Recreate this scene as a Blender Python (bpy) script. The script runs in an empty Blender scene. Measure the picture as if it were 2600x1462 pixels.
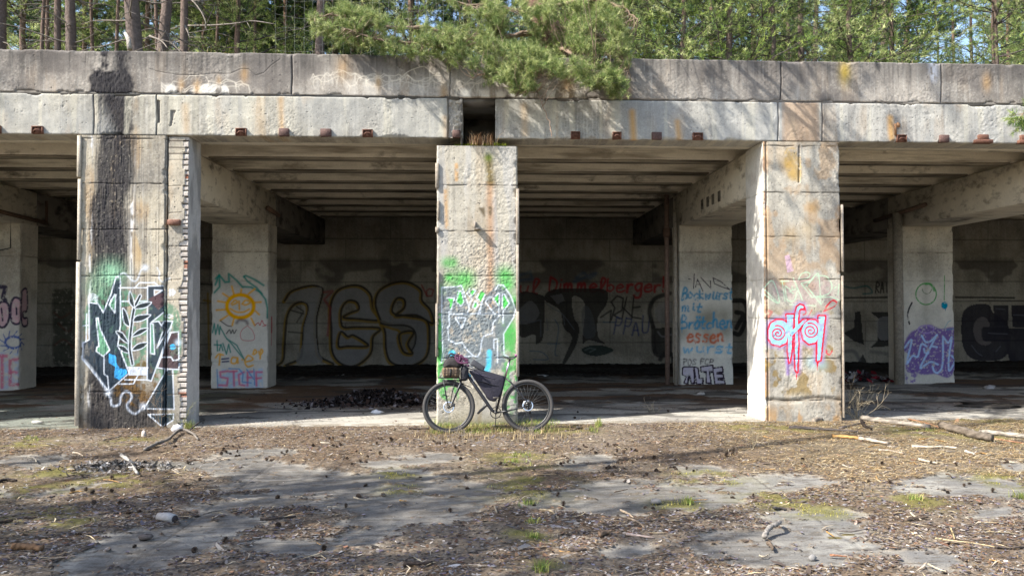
import bpy, math
import numpy as np
from mathutils import Matrix, Vector
S = bpy.context.scene
COL = S.collection
R = math.radians
# ------------------------------------------------------------------ camera
F = 1950.0
CD, CYAW, CPIT, CROL, CSH, CX, CZ = 11.6643, -0.0527, 0.023, -0.002, 50.06, -0.0306, 1.81
def _axes():
    c, s = math.cos(CYAW), math.sin(CYAW)
    r = Vector((c, s, 0)); f = Vector((-s, c, 0)); u = Vector((0, 0, 1))
    c, s = math.cos(CPIT), math.sin(CPIT)
    f, u = c*f + s*u, -s*f + c*u
    c, s = math.cos(CROL), math.sin(CROL)
    return c*r + s*u, c*u - s*r, f
AR, AU, AF = _axes()
CAM = Vector((CX, -CD, CZ))
cam = bpy.data.cameras.new('camera'); co = bpy.data.objects.new('camera', cam); COL.objects.link(co)
cam.sensor_width = 36; cam.lens = F/2600*36; cam.shift_x = -CSH/2600
cam.clip_start = 0.1; cam.clip_end = 2000
co.matrix_world = Matrix(((AR.x, AU.x, -AF.x, CAM.x), (AR.y, AU.y, -AF.y, CAM.y), (AR.z, AU.z, -AF.z, CAM.z), (0, 0, 0, 1)))
S.camera = co
# ------------------------------------------------------------------ sky, sun, exposure
SUN = Vector((-2.4, -1.0, 2.6)).normalized()          # towards the sun
w = bpy.data.worlds.new('World'); S.world = w; w.use_nodes = True
nt = w.node_tree; bg = nt.nodes['Background']
sky = nt.nodes.new('ShaderNodeTexSky'); sky.sky_type = 'NISHITA'; sky.sun_disc = False
sky.sun_elevation = math.asin(SUN.z); sky.sun_rotation = math.atan2(SUN.x, SUN.y)
sky.air_density = 1.0; sky.dust_density = 1.6; sky.ozone_density = 1.0
nt.links.new(sky.outputs[0], bg.inputs[0]); bg.inputs[1].default_value = 0.15
sl = bpy.data.lights.new('sun', 'SUN'); sl.energy = 4.7; sl.angle = R(0.45); sl.color = (1, .955, .88)
so = bpy.data.objects.new('sun', sl); COL.objects.link(so)
so.rotation_euler = SUN.to_track_quat('Z', 'Y').to_euler(); so.location = (-20, -10, 25)
S.view_settings.view_transform = 'Standard'; S.view_settings.look = 'None'
S.view_settings.exposure = 1.22; S.view_settings.gamma = 1
S.cycles.max_bounces = 8; S.cycles.diffuse_bounces = 5; S.cycles.transparent_max_bounces = 8

def inv(px, py, axis, val):
    """where the view ray through photo pixel (px,py) meets the plane axis=val"""
    d = AR*((px-1300-CSH)/F) + AF - AU*((py-731)/F)
    i = 'xyz'.index(axis)
    return CAM + d*((val-CAM[i])/d[i])

# ------------------------------------------------------------------ building sizes (m)
XL0, XL1, XM0, XM1, XR0, XR1, XQ0 = -6.105, -4.86, -0.855, 0.371, 4.178, 5.403, 9.315
XK0 = -11.35; CW = 1.225; D2 = 5.366; D3 = 11.09
ZL, ZJ, ZT, ZB = 4.35, 4.973, 5.62, 3.59
# ------------------------------------------------------------------ numpy helpers
def _h(ix, iy, s):
    n = (ix*374761393 + iy*668265263 + s*144269504) & 0xffffffff
    n = ((n ^ (n >> 13))*1274126177) & 0xffffffff
    n = ((n ^ (n >> 15))*668265263) & 0xffffffff
    return ((n ^ (n >> 16)) & 0xffff)/65535.0
def vn(x, y, s=0):
    ix = np.floor(x).astype(np.int64); iy = np.floor(y).astype(np.int64)
    fx = x-ix; fy = y-iy; fx = fx*fx*(3-2*fx); fy = fy*fy*(3-2*fy)
    a = _h(ix, iy, s); b = _h(ix+1, iy, s); c = _h(ix, iy+1, s); d = _h(ix+1, iy+1, s)
    return (a+(b-a)*fx)*(1-fy) + (c+(d-c)*fx)*fy
def fbm(x, y, o=4, s=0, g=.5):
    t = 0; a = 1; n = 0
    for i in range(o):
        t = t + a*vn(x*2**i+17.3*i, y*2**i-9.1*i, s+i*7); n += a; a *= g
    return t/n
def ss(x, a, b):
    t = np.clip((x-a)/(b-a), 0, 1); return t*t*(3-2*t)
def C(*c): return np.array(c, float)
def hx(h):   # sRGB hex -> linear
    v = np.array([int(h[i:i+2], 16) for i in (0, 2, 4)])/255.
    return np.where(v <= .04045, v/12.92, ((v+.055)/1.055)**2.4)
def smooth(p, n=5, closed=False):
    p = np.array(p, float)
    if len(p) < 3: return p
    q = np.vstack([p[-1:], p, p[:2]]) if closed else np.vstack([2*p[0]-p[1], p, 2*p[-1]-p[-2]])
    out = []
    for i in range(1, len(q)-2):
        a, b, c, d = q[i-1], q[i], q[i+1], q[i+2]
        for t in np.linspace(0, 1, n, endpoint=False):
            out.append(.5*((2*b)+(c-a)*t+(2*a-5*b+4*c-d)*t*t+(3*b-a-3*c+d)*t**3))
    if not closed: out.append(p[-1])
    return np.array(out)

class Cv:
    """albedo + relief on a surface, in metres of that surface"""
    def __init__(s, us, vs, base=(.4, .37, .32), orig=(0, 0), plane=('y', 0)):
        s.us, s.vs = np.asarray(us, float), np.asarray(vs, float)
        s.U, s.V = np.meshgrid(s.us, s.vs)
        s.col = np.ones(s.U.shape+(3,))*np.array(base); s.h = np.zeros(s.U.shape)
        s.orig = orig; s.plane = plane; s.wear = None
    def pt(s, px, py):
        q = inv(px, py, *s.plane)
        return (q.x-s.orig[0], (q.z if s.plane[0] == 'y' else q.y)-s.orig[1])
    def T(s, txt, z):         # 'x,y x,y' in a zoomed view (ox,oy,scale) -> surface metres
        return [s.pt(z[0]+float(a.split(',')[0])/z[2], z[1]+float(a.split(',')[1])/z[2]) for a in txt.split()]
    def mix(s, m, c, sl=None):
        m = np.clip(m, 0, 1)[..., None]
        if sl is None: s.col = s.col*(1-m)+np.asarray(c)*m
        else: s.col[sl] = s.col[sl]*(1-m)+np.asarray(c)*m
    def box(s, p, m):
        p = np.asarray(p); i0 = np.searchsorted(s.us, p[:, 0].min()-m); i1 = np.searchsorted(s.us, p[:, 0].max()+m)
        j0 = np.searchsorted(s.vs, p[:, 1].min()-m); j1 = np.searchsorted(s.vs, p[:, 1].max()+m)
        return (slice(j0, j1), slice(i0, i1))
    def dist(s, p, m):
        sl = s.box(p, m); U, V = s.U[sl], s.V[sl]; d = np.full(U.shape, 1e3)
        if U.size == 0: return sl, d
        for a, b in zip(p[:-1], p[1:]):
            ab = b-a; L = max((ab**2).sum(), 1e-9)
            i0, i1 = np.searchsorted(U[0], (min(a[0], b[0])-m, max(a[0], b[0])+m))
            j0, j1 = np.searchsorted(V[:, 0], (min(a[1], b[1])-m, max(a[1], b[1])+m))
            if i1 <= i0 or j1 <= j0: continue
            u, v = U[j0:j1, i0:i1]-a[0], V[j0:j1, i0:i1]-a[1]
            t = np.clip((u*ab[0]+v*ab[1])/L, 0, 1)
            d[j0:j1, i0:i1] = np.minimum(d[j0:j1, i0:i1], np.hypot(u-t*ab[0], v-t*ab[1]))
        return sl, d
    def line(s, p, w, c, soft=.006, op=1., curve=False, closed=False, dep=0):
        if curve: p = smooth(p, 5, closed)
        p = np.array(p, float)
        if closed: p = np.vstack([p, p[:1]])
        sl, d = s.dist(p, w/2+soft*2+.01)
        if d.size == 0: return
        a = op*ss(-d, -w/2-soft, -w/2+soft)
        if s.wear is not None and c is not None: a = a*s.wear[sl]
        if c is not None: s.mix(a, c, sl)
        if dep: s.h[sl] -= dep*a/max(op, .01)
    def pmask(s, p):
        p = np.array(p, float); sl = s.box(p, .05); U, V = s.U[sl], s.V[sl]; m = np.zeros(U.shape, bool)
        for (ax, ay), (bx, by) in zip(p, np.roll(p, -1, 0)):
            if ay == by: continue
            m ^= ((ay > V) != (by > V)) & (U < (bx-ax)*(V-ay)/(by-ay)+ax)
        return sl, m
    def poly(s, p, c, op=1., rag=0, seed=3, curve=False, dep=0):
        if curve: p = smooth(p, 5, True)
        sl, m = s.pmask(p)
        if m.size == 0: return
        a = m.astype(float)
        if rag:
            k = np.pad(a, 2, mode='edge'); a = (k[2:-2, 2:-2]*2+k[:-4, 2:-2]+k[4:, 2:-2]+k[2:-2, :-4]+k[2:-2, 4:])/6
            n = fbm(s.U[sl]*14, s.V[sl]*14, 3, seed); a = a*ss(n, rag-.1, rag+.1)
        if s.wear is not None: a = a*s.wear[sl]
        s.mix(a*op, c, sl)
        if dep: s.h[sl] -= dep*a
    def spray(s, c0, r, c, op=.6, pw=1.2):
        sl = s.box([c0], r*1.6); d = np.hypot(s.U[sl]-c0[0], s.V[sl]-c0[1]); s.mix(op*np.exp(-(d/r)**2*pw), c, sl)

def mk(name, V, Fc, mat, parent=None, col=None, smooth_=True, sub=None):
    """mesh object from numpy arrays; Fc (M,4) or (M,3) or list of them"""
    me = bpy.data.meshes.new(name)
    V = np.asarray(V, np.float32)
    if not isinstance(Fc, list): Fc = [Fc]
    Fc = [np.asarray(f, np.int32) for f in Fc if len(f)]
    tot = np.concatenate([np.full(len(f), f.shape[1], np.int32) for f in Fc]); lp = np.concatenate([f.ravel() for f in Fc])
    me.vertices.add(len(V)); me.vertices.foreach_set('co', V.ravel())
    me.loops.add(len(lp)); me.loops.foreach_set('vertex_index', lp)
    me.polygons.add(len(tot)); me.polygons.foreach_set('loop_start', np.concatenate([[0], np.cumsum(tot)[:-1]]).astype(np.int32))
    me.polygons.foreach_set('loop_total', tot)
    if smooth_: me.polygons.foreach_set('use_smooth', np.ones(len(tot), bool))
    if col is not None:
        a = me.color_attributes.new('Col', 'FLOAT_COLOR', 'POINT')
        c = np.ones((len(V), 4), np.float32); c[:, :3] = np.clip(col, 0, 1).reshape(-1, 3); a.data.foreach_set('color', c.ravel())
    me.update(calc_edges=True)
    if mat: me.materials.append(mat)
    o = bpy.data.objects.new(name, me); COL.objects.link(o)
    if parent: o.parent = parent
    return o
def gridf(nv, nu):
    i = np.arange(nv*nu).reshape(nv, nu)
    return np.stack([i[:-1, :-1], i[:-1, 1:], i[1:, 1:], i[1:, :-1]], -1).reshape(-1, 4)
def empty(name, loc=(0, 0, 0), rot=(0, 0, 0)):
    o = bpy.data.objects.new(name, None); COL.objects.link(o); o.location = loc; o.rotation_euler = rot
    o.empty_display_size = .2; return o
def tag(o, label=None, cat=None, group=None, kind=None):
    if label: o['label'] = label
    if cat: o['category'] = cat
    if group: o['group'] = group
    if kind: o['kind'] = kind
    return o

class MB:
    """collects boxes, tubes, polygons into one mesh"""
    def __init__(s): s.V = []; s.Q = []; s.T = []; s.n = 0; s.c = []; s.rg = np.random.default_rng(5); s.dc = .5
    def add(s, V, Q=None, T=None, col=None):
        V = np.asarray(V, float).reshape(-1, 3); s.V.append(V)
        if Q is not None and len(Q): s.Q.append(np.asarray(Q)+s.n)
        if T is not None and len(T): s.T.append(np.asarray(T)+s.n)
        s.c.append(np.ones((len(V), 3))*(np.array(col) if col is not None else s.dc)); s.n += len(V)
    def box(s, x0, x1, y0, y1, z0, z1, j=0, col=None, bev=0):
        if bev:
            ins = [(0, bev), (bev, 0)]; V = []; 
            zs = [(z0, bev), (z0+bev, 0), (z1-bev, 0), (z1, bev)]; rings = []
            for z, k in zs:
                a, b, c, d = x0+k, x1-k, y0+k, y1-k; e = bev if k == 0 else bev*.6
                rings.append([(a+e, c, z), (b-e, c, z), (b, c+e, z), (b, d-e, z), (b-e, d, z), (a+e, d, z), (a, d-e, z), (a, c+e, z)])
            V = np.array(rings).reshape(-1, 3); Q = []
            for r in range(3):
                for i in range(8): Q.append((r*8+i, r*8+(i+1) % 8, r*8+8+(i+1) % 8, r*8+8+i))
            T = [(0, i+1, i) for i in range(1, 7)]+[(24, 24+i, 25+i) for i in range(1, 7)]
            if j: V = V+s.rg.normal(0, j, V.shape)
            s.add(V, Q, T, col); return
        V = np.array([(x, y, z) for z in (z0, z1) for y in (y0, y1) for x in (x0, x1)], float)
        if j: V += s.rg.normal(0, j, V.shape)
        s.add(V, [(0, 2, 3, 1), (4, 5, 7, 6), (0, 1, 5, 4), (2, 6, 7, 3), (0, 4, 6, 2), (1, 3, 7, 5)], None, col)
    def tube(s, P, r, n=6, col=None, cap=True, jit=0, flat=1):
        P = np.asarray(P, float); m = len(P); r = np.ones(m)*r if np.isscalar(r) else np.asarray(r, float)
        t = np.gradient(P, axis=0); t /= np.linalg.norm(t, axis=1)[:, None]+1e-9
        up = np.array([0, 0, 1.]) if abs(t[:, 2]).mean() < .8 else np.array([1., 0, 0])
        a = np.cross(t, up); a /= np.linalg.norm(a, axis=1)[:, None]+1e-9; b = np.cross(a, t)
        th = np.arange(n)*2*np.pi/n
        rr = r[:, None]*(1+(s.rg.normal(0, jit, (m, n)) if jit else 0))
        V = P[:, None]+rr[..., None]*(np.cos(th)[None, :, None]*a[:, None]+flat*np.sin(th)[None, :, None]*b[:, None])
        i = np.arange(m-1)[:, None]*n; k = np.arange(n)[None]
        Q = np.stack([i+k, i+(k+1) % n, i+n+(k+1) % n, i+n+k], -1).reshape(-1, 4)
        V = V.reshape(-1, 3); T = []
        if cap:
            V = np.vstack([V, P[0], P[-1]]); c0, c1 = m*n, m*n+1
            T = [(c0, (q+1) % n, q) for q in range(n)]+[(c1, (m-1)*n+q, (m-1)*n+(q+1) % n) for q in range(n)]
        s.add(V, Q, T, col)
    def ring(s, c, Rr, r, n=64, m=10, axis='y', col=None, sy=1):
        a = np.arange(n)*2*np.pi/n; b = np.arange(m)*2*np.pi/m
        A, B = np.meshgrid(a, b, indexing='ij'); rad = Rr+r*np.cos(B)
        x, z, y = rad*np.cos(A), rad*np.sin(A), r*sy*np.sin(B)
        V = np.stack([x+c[0], y+c[1], z+c[2]], -1).reshape(-1, 3)
        i = np.arange(n)[:, None]; k = np.arange(m)[None]
        Q = np.stack([i*m+k, ((i+1) % n)*m+k, ((i+1) % n)*m+(k+1) % m, i*m+(k+1) % m], -1).reshape(-1, 4)
        s.add(V, Q, None, col)
    def blob(s, c, r, n=8, j=.15, col=None):
        V = []; 
        for i in range(n//2+1):
            ph = np.pi*i/(n//2)
            for k in range(n):
                th = 2*np.pi*k/n; q = 1+s.rg.normal(0, j)
                V.append((c[0]+r[0]*q*np.sin(ph)*np.cos(th), c[1]+r[1]*q*np.sin(ph)*np.sin(th), c[2]+r[2]*q*np.cos(ph)))
        Q = [(i*n+k, (i+1)*n+k, (i+1)*n+(k+1) % n, i*n+(k+1) % n) for i in range(n//2) for k in range(n)]
        s.add(V, Q, None, col)
    def puff(s, P, y0, y1, inset, k=7, col=None, sub=3):
        """closed outline P (x,z) given a rounded thickness from y0 to y1"""
        P = np.array(P, float)
        if sub: P = smooth(P, sub, True)
        c = P.mean(0); n = len(P); ym, hy = (y0+y1)/2, (y1-y0)/2
        ts = np.sin(np.linspace(-np.pi/2, np.pi/2, k)); V = []
        d = P-c; L = np.linalg.norm(d, axis=1)[:, None]
        for t in ts:
            ins = inset*(1-math.sqrt(max(0, 1-t**4))); q = c+d*(1-np.minimum(ins/np.maximum(L, 1e-6), .7))
            V += [(a, ym+hy*t, b) for a, b in q]
        V += [(c[0], y0-hy*.04, c[1]), (c[0], y1+hy*.04, c[1])]
        Q = [(r*n+i, r*n+(i+1) % n, r*n+n+(i+1) % n, r*n+n+i) for r in range(k-1) for i in range(n)]
        T = [(k*n, (i+1) % n, i) for i in range(n)]+[(k*n+1, (k-1)*n+i, (k-1)*n+(i+1) % n) for i in range(n)]
        s.add(V, Q, T, col)
    def build(s, name, mat, parent=None, smooth_=True):
        f = []
        if s.Q: f.append(np.vstack(s.Q))
        if s.T: f.append(np.vstack(s.T))
        return mk(name, np.vstack(s.V), f, mat, parent, np.vstack(s.c), smooth_)

# ------------------------------------------------------------------ materials
def mat(name, rough=.9, col=None, attr=True, n1=0, n1s=60, n2=0, n2s=8, bump=0, bs=120, bd=.004, metal=0, spec=.3, trans=0, stain=None):
    """colour from the mesh (attr) or fixed, broken up by procedural noise, with procedural relief"""
    m = bpy.data.materials.new(name); m.use_nodes = True; t = m.node_tree; N = t.nodes; L = t.links
    b = N['Principled BSDF']; b.inputs['Roughness'].default_value = rough; b.inputs['Metallic'].default_value = metal
    b.inputs['Specular IOR Level'].default_value = spec
    tc = N.new('ShaderNodeTexCoord').outputs['Object']
    if attr:
        a = N.new('ShaderNodeVertexColor'); a.layer_name = 'Col'; c = a.outputs[0]
    else:
        a = N.new('ShaderNodeRGB'); a.outputs[0].default_value = (*col, 1); c = a.outputs[0]
    def noise(sc, det=5, rough_=.6, scale=None):
        n = N.new('ShaderNodeTexNoise'); n.inputs['Scale'].default_value = sc; n.inputs['Detail'].default_value = det; n.inputs['Roughness'].default_value = rough_
        if scale:
            mp = N.new('ShaderNodeMapping'); mp.inputs['Scale'].default_value = scale; L.new(tc, mp.inputs[0]); L.new(mp.outputs[0], n.inputs['Vector'])
        else: L.new(tc, n.inputs['Vector'])
        return n.outputs[0]
    for amt, sc in ((n1, n1s), (n2, n2s)):
        if amt:
            r = N.new('ShaderNodeMapRange'); L.new(noise(sc), r.inputs[0]); r.inputs[1].default_value = .25; r.inputs[2].default_value = .75
            r.inputs[3].default_value = 1-amt; r.inputs[4].default_value = 1+amt
            x = N.new('ShaderNodeVectorMath'); x.operation = 'SCALE'; L.new(c, x.inputs[0]); L.new(r.outputs[0], x.inputs['Scale']); c = x.outputs[0]
    if stain:     # (colour, scale vector, low, high)
        for sc_, vec, lo, hi in stain:
            r = N.new('ShaderNodeMapRange'); L.new(noise(1., 6, .62, vec), r.inputs[0]); r.inputs[1].default_value = lo; r.inputs[2].default_value = hi
            x = N.new('ShaderNodeMix'); x.data_type = 'RGBA'; L.new(r.outputs[0], x.inputs[0]); L.new(c, x.inputs[6]); x.inputs[7].default_value = (*sc_, 1); c = x.outputs[2]
    L.new(c, b.inputs['Base Color'])
    if bump:
        bb = N.new('ShaderNodeBump'); bb.inputs['Strength'].default_value = bump; bb.inputs['Distance'].default_value = bd
        L.new(noise(bs, 4, .7), bb.inputs['Height']); L.new(bb.outputs[0], b.inputs['Normal'])
    if trans:
        tr = N.new('ShaderNodeBsdfTranslucent'); L.new(c, tr.inputs[0]); mx = N.new('ShaderNodeMixShader'); mx.inputs[0].default_value = trans
        L.new(b.outputs[0], mx.inputs[1]); L.new(tr.outputs[0], mx.inputs[2]); L.new(mx.outputs[0], N['Material Output'].inputs[0])
    return m
M = dict(
    conc=mat('weathered_concrete', .95, n1=.16, n1s=70, n2=.10, n2s=9, bump=.7, bs=90, bd=.006, spec=.15),
    wall=mat('painted_wall', .95, n1=.08, n1s=40, n2=.10, n2s=5, bump=.4, bs=40, bd=.004, spec=.1),
    ground=mat('ground_surface', .97, n1=.25, n1s=55, n2=.12, n2s=7, bump=.9, bs=80, bd=.008, spec=.1),
    inner=mat('limewashed_concrete', .95, col=(.66, .605, .50), attr=False, n1=.08, n1s=30, n2=.10, n2s=3, bump=.4, bs=30, bd=.006, spec=.1,
              stain=[((.17, .15, .12), (1.6, 1.6, 3.2), .57, .70), ((.30, .265, .21), (.5, 3.5, 6), .52, .68)]),
    dark_conc=mat('dark_concrete', .95, col=(.17, .155, .135), attr=False, n1=.1, n1s=30, n2=.25, n2s=3, bump=.4, bs=30, bd=.006, spec=.1,
              stain=[((.05, .045, .04), (2, 2, 4), .5, .65)]),  # plain darker concrete tone with darker blotches
    soffit=mat('dark_streaked_soffit', .95, col=(.36, .32, .25), attr=False, n1=.1, n1s=30, n2=.2, n2s=3, bump=.5, bs=30, bd=.006, spec=.1, stain=[((.10, .085, .065), (.7, 5, 3), .42, .62)]),
    chip=mat('litter', .9, spec=.15), needle=mat('pine_needles', .6, spec=.25, trans=.25), bark=mat('pine_bark', .95, n1=.35, n1s=22, n2=.2, n2s=5, bump=1, bs=26, bd=.03, spec=.1),
    wood=mat('dead_wood', .85, n1=.25, n1s=50, bump=.6, bs=60, bd=.004, spec=.15), stone=mat('broken_stone', .95, n1=.15, n1s=40, bump=.6, bs=50, bd=.01, spec=.1),
    rust=mat('rusty_steel', .8, n1=.35, n1s=60, n2=.3, n2s=14, bump=.6, bs=90, bd=.003, spec=.3),
    grass=mat('grass_blades', .7, spec=.2, trans=.3),
    tyre=mat('tyre_rubber', .75, bump=.8, bs=350, bd=.002, spec=.25, n1=.15, n1s=90), black=mat('black_paint', .38, spec=.5, n1=.1, n1s=30),
    metal=mat('bare_metal', .3, metal=1, n1=.1), cloth=mat('bag_fabric', .72, bump=.5, bs=45, bd=.012, spec=.3, n1=.12, n1s=150), plastic=mat('plastic', .5),
)
# ================================================================== the hall (one building, its parts are children)
hall = tag(empty('concrete_hall'), 'derelict open fronted concrete hall with graffiti covered pillars and a thick flat roof edge', 'hall')

def weather(c, seed, light=(.50, .455, .37), dark=(.24, .22, .19), streak=.5, rust=.3, pits=1.0, rough=.25):
    U, V = c.U, c.V
    n = fbm(U*1.7, V*1.5, 5, seed); st = fbm(U*11, V*.7, 4, seed+11); st2 = fbm(U*34, V*1.3, 3, seed+19)
    c.mix(ss(n, .35, .72)*.8, dark); 
    c.col = c.col*1
    c.mix(ss(st, .48, .72)*streak, np.array(dark)*.8)
    c.mix(ss(st2, .58, .75)*streak*.5, C(.68, .65, .58))
    r = fbm(U*6+3, V*.55, 4, seed+31)*fbm(U*1.3, V*1.1, 3, seed+37)*2
    c.mix(ss(r, .62, .85)*rust, C(.46, .29, .13))
    g = fbm(U*45, V*45, 3, seed+5); c.mix(ss(g, .62, .8)*.45, C(.13, .12, .11)); c.mix(ss(g, .42, .25)*.25, C(.62, .58, .5))
    c.h += (fbm(U*5, V*5, 3, seed+2)-.5)*.012
    rm = ss(fbm(U*1.9, V*1.6, 3, seed+61), .62-rough*.4, .78-rough*.4)
    c.h += rm*(fbm(U*30, V*30, 3, seed+3)-.5)*.010
    pt = vn(U*55, V*55, seed+9); c.h -= ss(pt, .93, .97)*.008*pits; c.mix(ss(pt, .93, .97)*.6*pits, C(.07, .065, .06))

def edges(c, w, seed, r=.014, chip=.03):
    """worn arrises at U=0 and U=w of a column sheet"""
    for e in (0, w):
        d = np.abs(c.U-e); ch = fbm(c.V*7+e*5, c.U*0+2, 4, seed+int(e*10))
        c.h -= (r+chip*ss(ch, .5, .8))*np.exp(-(d/(.012+.03*ss(ch, .5, .8)))**2)
        c.mix(np.exp(-(d/.03)**2)*ss(ch, .55, .7)*.7, C(.5, .46, .39))

def axis(a, b, d): return np.linspace(a, b, max(2, int(round((b-a)/d))+1))
def column(name, x0, x1, y0, dep, z1, paint, mt, du, dv, seed, light=(.5, .455, .37), label=None, joints=(), full=False, **kw):
    w = x1-x0
    us = np.concatenate([axis(-dep, 0, du*2.2)[:-1], axis(0, w, du), axis(w, w+dep, du*2.2)[1:]])
    vs = axis(0, z1, dv)
    c = Cv(us, vs, light, (x0, 0), ('y', y0)); weather(c, seed, **kw); edges(c, w, seed)
    for z in joints:
        zz = z+(fbm(us*6, us*0, 2, seed+int(z*9))-.5)*.02
        d = np.abs(c.V-zz[None]); k = fbm(c.U*9, c.V*2, 2, seed+4)
        c.h -= .014*np.exp(-(d/.008)**2)*ss(k, .25, .6); c.mix(np.exp(-(d/.007)**2)*.75*ss(k, .3, .6), C(.08, .07, .06)); c.mix(np.exp(-(d/.03)**2)*.3, C(.2, .17, .13))
    c.wear = 1-.75*ss(fbm(c.U*30, c.V*26, 3, seed+71), .6, .75)
    paint(c, w)
    bx = np.where(us < 0, 0, np.where(us > w, w, us)); by = np.where(us < 0, -us, np.where(us > w, us-w, 0))
    nx = np.where(us < -1e-6, -1, np.where(us > w+1e-6, 1, 0)).astype(float); ny = np.where((us > -1e-6) & (us < w+1e-6), -1, 0).astype(float)
    for e, sx in ((0, -1), (w, 1)):
        k = np.argmin(abs(us-e)); nx[k] = sx*.7; ny[k] = -.7
    X = x0+bx[None]+nx[None]*c.h; Y = y0+by[None]+ny[None]*c.h
    o = mk(name, np.stack([X, Y, c.V+0*X], -1).reshape(-1, 3), gridf(len(vs), len(us)), mt, hall, c.col)
    if label: tag(o, label)
    return o
zc = lambda py, x=XM0, dep=0: inv(1200, py, 'y', 0).z
DK = C(.036, .052, .070); WH = C(.70, .75, .82)

# ---- stroke lettering used where the photo has plain hand lettering
G = {'a': ['.5,.5 .2,.55 .05,.3 .1,.05 .3,0 .48,.15 .5,.5 .5,.1 .6,0'], 'b': ['.05,1 .05,0', '.05,.4 .3,.55 .5,.3 .3,0 .05,.1'],
 'c': ['.5,.48 .25,.55 .05,.28 .2,0 .5,.08'], 'e': ['.05,.28 .48,.36 .3,.55 .06,.35 .1,.05 .35,0 .55,.12'], 'g': ['.48,.5 .2,.55 .05,.3 .25,.05 .48,.25 .48,.5 .46,-.3 .2,-.4 .05,-.25'],
 'h': ['.05,1 .05,0', '.05,.35 .25,.55 .42,.4 .42,.05 .52,0'], 'i': ['.1,.5 .1,.05 .2,0', '.1,.75 .12,.78'], 'k': ['.05,1 .05,0', '.42,.55 .06,.25 .45,0'], 'l': ['.05,.1 .35,.8 .2,1 .1,.8 .12,.1 .3,0'],
 'm': ['.03,.5 .05,0', '.05,.35 .18,.55 .28,.4 .28,0', '.28,.35 .42,.55 .52,.4 .52,.05 .6,0'], 'n': ['.05,.5 .05,0', '.05,.35 .25,.55 .42,.4 .42,.05 .52,0'], 'o': ['.28,.55 .05,.3 .15,0 .4,.02 .5,.3 .28,.55'],
 'r': ['.05,.5 .08,0', '.07,.3 .2,.5 .4,.52'], 's': ['.45,.5 .2,.55 .12,.38 .4,.22 .35,.02 .05,.05'], 't': ['.2,.9 .15,.1 .35,0', '.02,.55 .4,.58'], 'u': ['.05,.5 .06,.1 .25,0 .42,.15 .45,.5 .44,.1 .55,0'],
 'w': ['.03,.5 .12,.02 .28,.4 .4,.02 .55,.5'], 'B': ['.05,0 .08,1 .4,.95 .42,.65 .1,.52', '.1,.52 .5,.45 .5,.1 .05,0'], 'D': ['.1,1 .08,0 .45,.15 .5,.7 .1,1'], 'P': ['.1,0 .1,1', '.1,1 .5,.85 .4,.5 .1,.5'],
 '!': ['.1,1 .12,.3', '.1,.08 .12,.02'], 'R': ['.1,0 .1,1 .45,.85 .35,.55 .1,.5 .5,0'], 'A': ['.05,0 .25,1 .48,0', '.12,.4 .42,.4'], 'N': ['.05,0 .08,1 .42,.05 .45,1'], 'F': ['.08,0 .1,1 .5,1', '.1,.55 .4,.55'],
 'C': ['.5,.9 .2,1 .05,.5 .15,.05 .5,.1'], 'S': ['.5,.9 .2,1 .1,.7 .45,.4 .4,.05 .05,.08'], 'O': ['.28,1 .05,.6 .15,.05 .42,.05 .52,.6 .28,1'], 'T': ['.28,0 .28,1', '.02,1 .55,1'], 'E': ['.5,1 .08,1 .06,0 .5,0', '.08,.52 .42,.52'],
 'U': ['.06,1 .08,.1 .3,0 .48,.15 .5,1'], 'V': ['.05,1 .27,0 .5,1'], 'X': ['.05,0 .5,1', '.05,1 .5,0'], 'G': ['.5,.85 .25,1 .05,.5 .2,0 .5,.1 .5,.45 .3,.45'], 'Z': ['.05,1 .5,1 .05,0 .5,0'], 'ö': ['.28,.55 .05,.3 .15,0 .4,.02 .5,.3 .28,.55', '.15,.75 .17,.78', '.38,.75 .4,.78'], ' ': []}
def word(c, txt, x, y, x2, hgt, col, w, op=.9, slope=0, soft=.012):
    wd_ = [{'i': .5, 'l': .7, 't': .75, 'm': 1.3, 'w': 1.25, '!': .5, 'r': .8}.get(ch, 1) for ch in txt]; adv = (x2-x)/sum(wd_); cum = np.concatenate([[0], np.cumsum(wd_)])
    jr = np.random.default_rng(len(txt)*7+int(abs(x)*50))
    for i, ch in zip(cum, txt):
        jy, jh, js, jw = jr.normal(0, hgt*.05), jr.normal(1, .09), jr.normal(.12, .05), jr.uniform(.8, 1.25)
        for s_ in G[ch]:
            p = [(x+adv*(i+float(a.split(',')[0])*1.5)+js*hgt*float(a.split(',')[1])+jr.normal(0, hgt*.012), y+jy+slope*adv*i+hgt*jh*float(a.split(',')[1])+jr.normal(0, hgt*.015)) for a in s_.split()]
            c.line(p, w*jw, col, soft, op, curve=len(p) > 2)
            if jr.random() < .3: q = p[-1]; c.line([q, (q[0], q[1]-jr.uniform(.03, .1))], w*.35, col, .006, op*.7)

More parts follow.
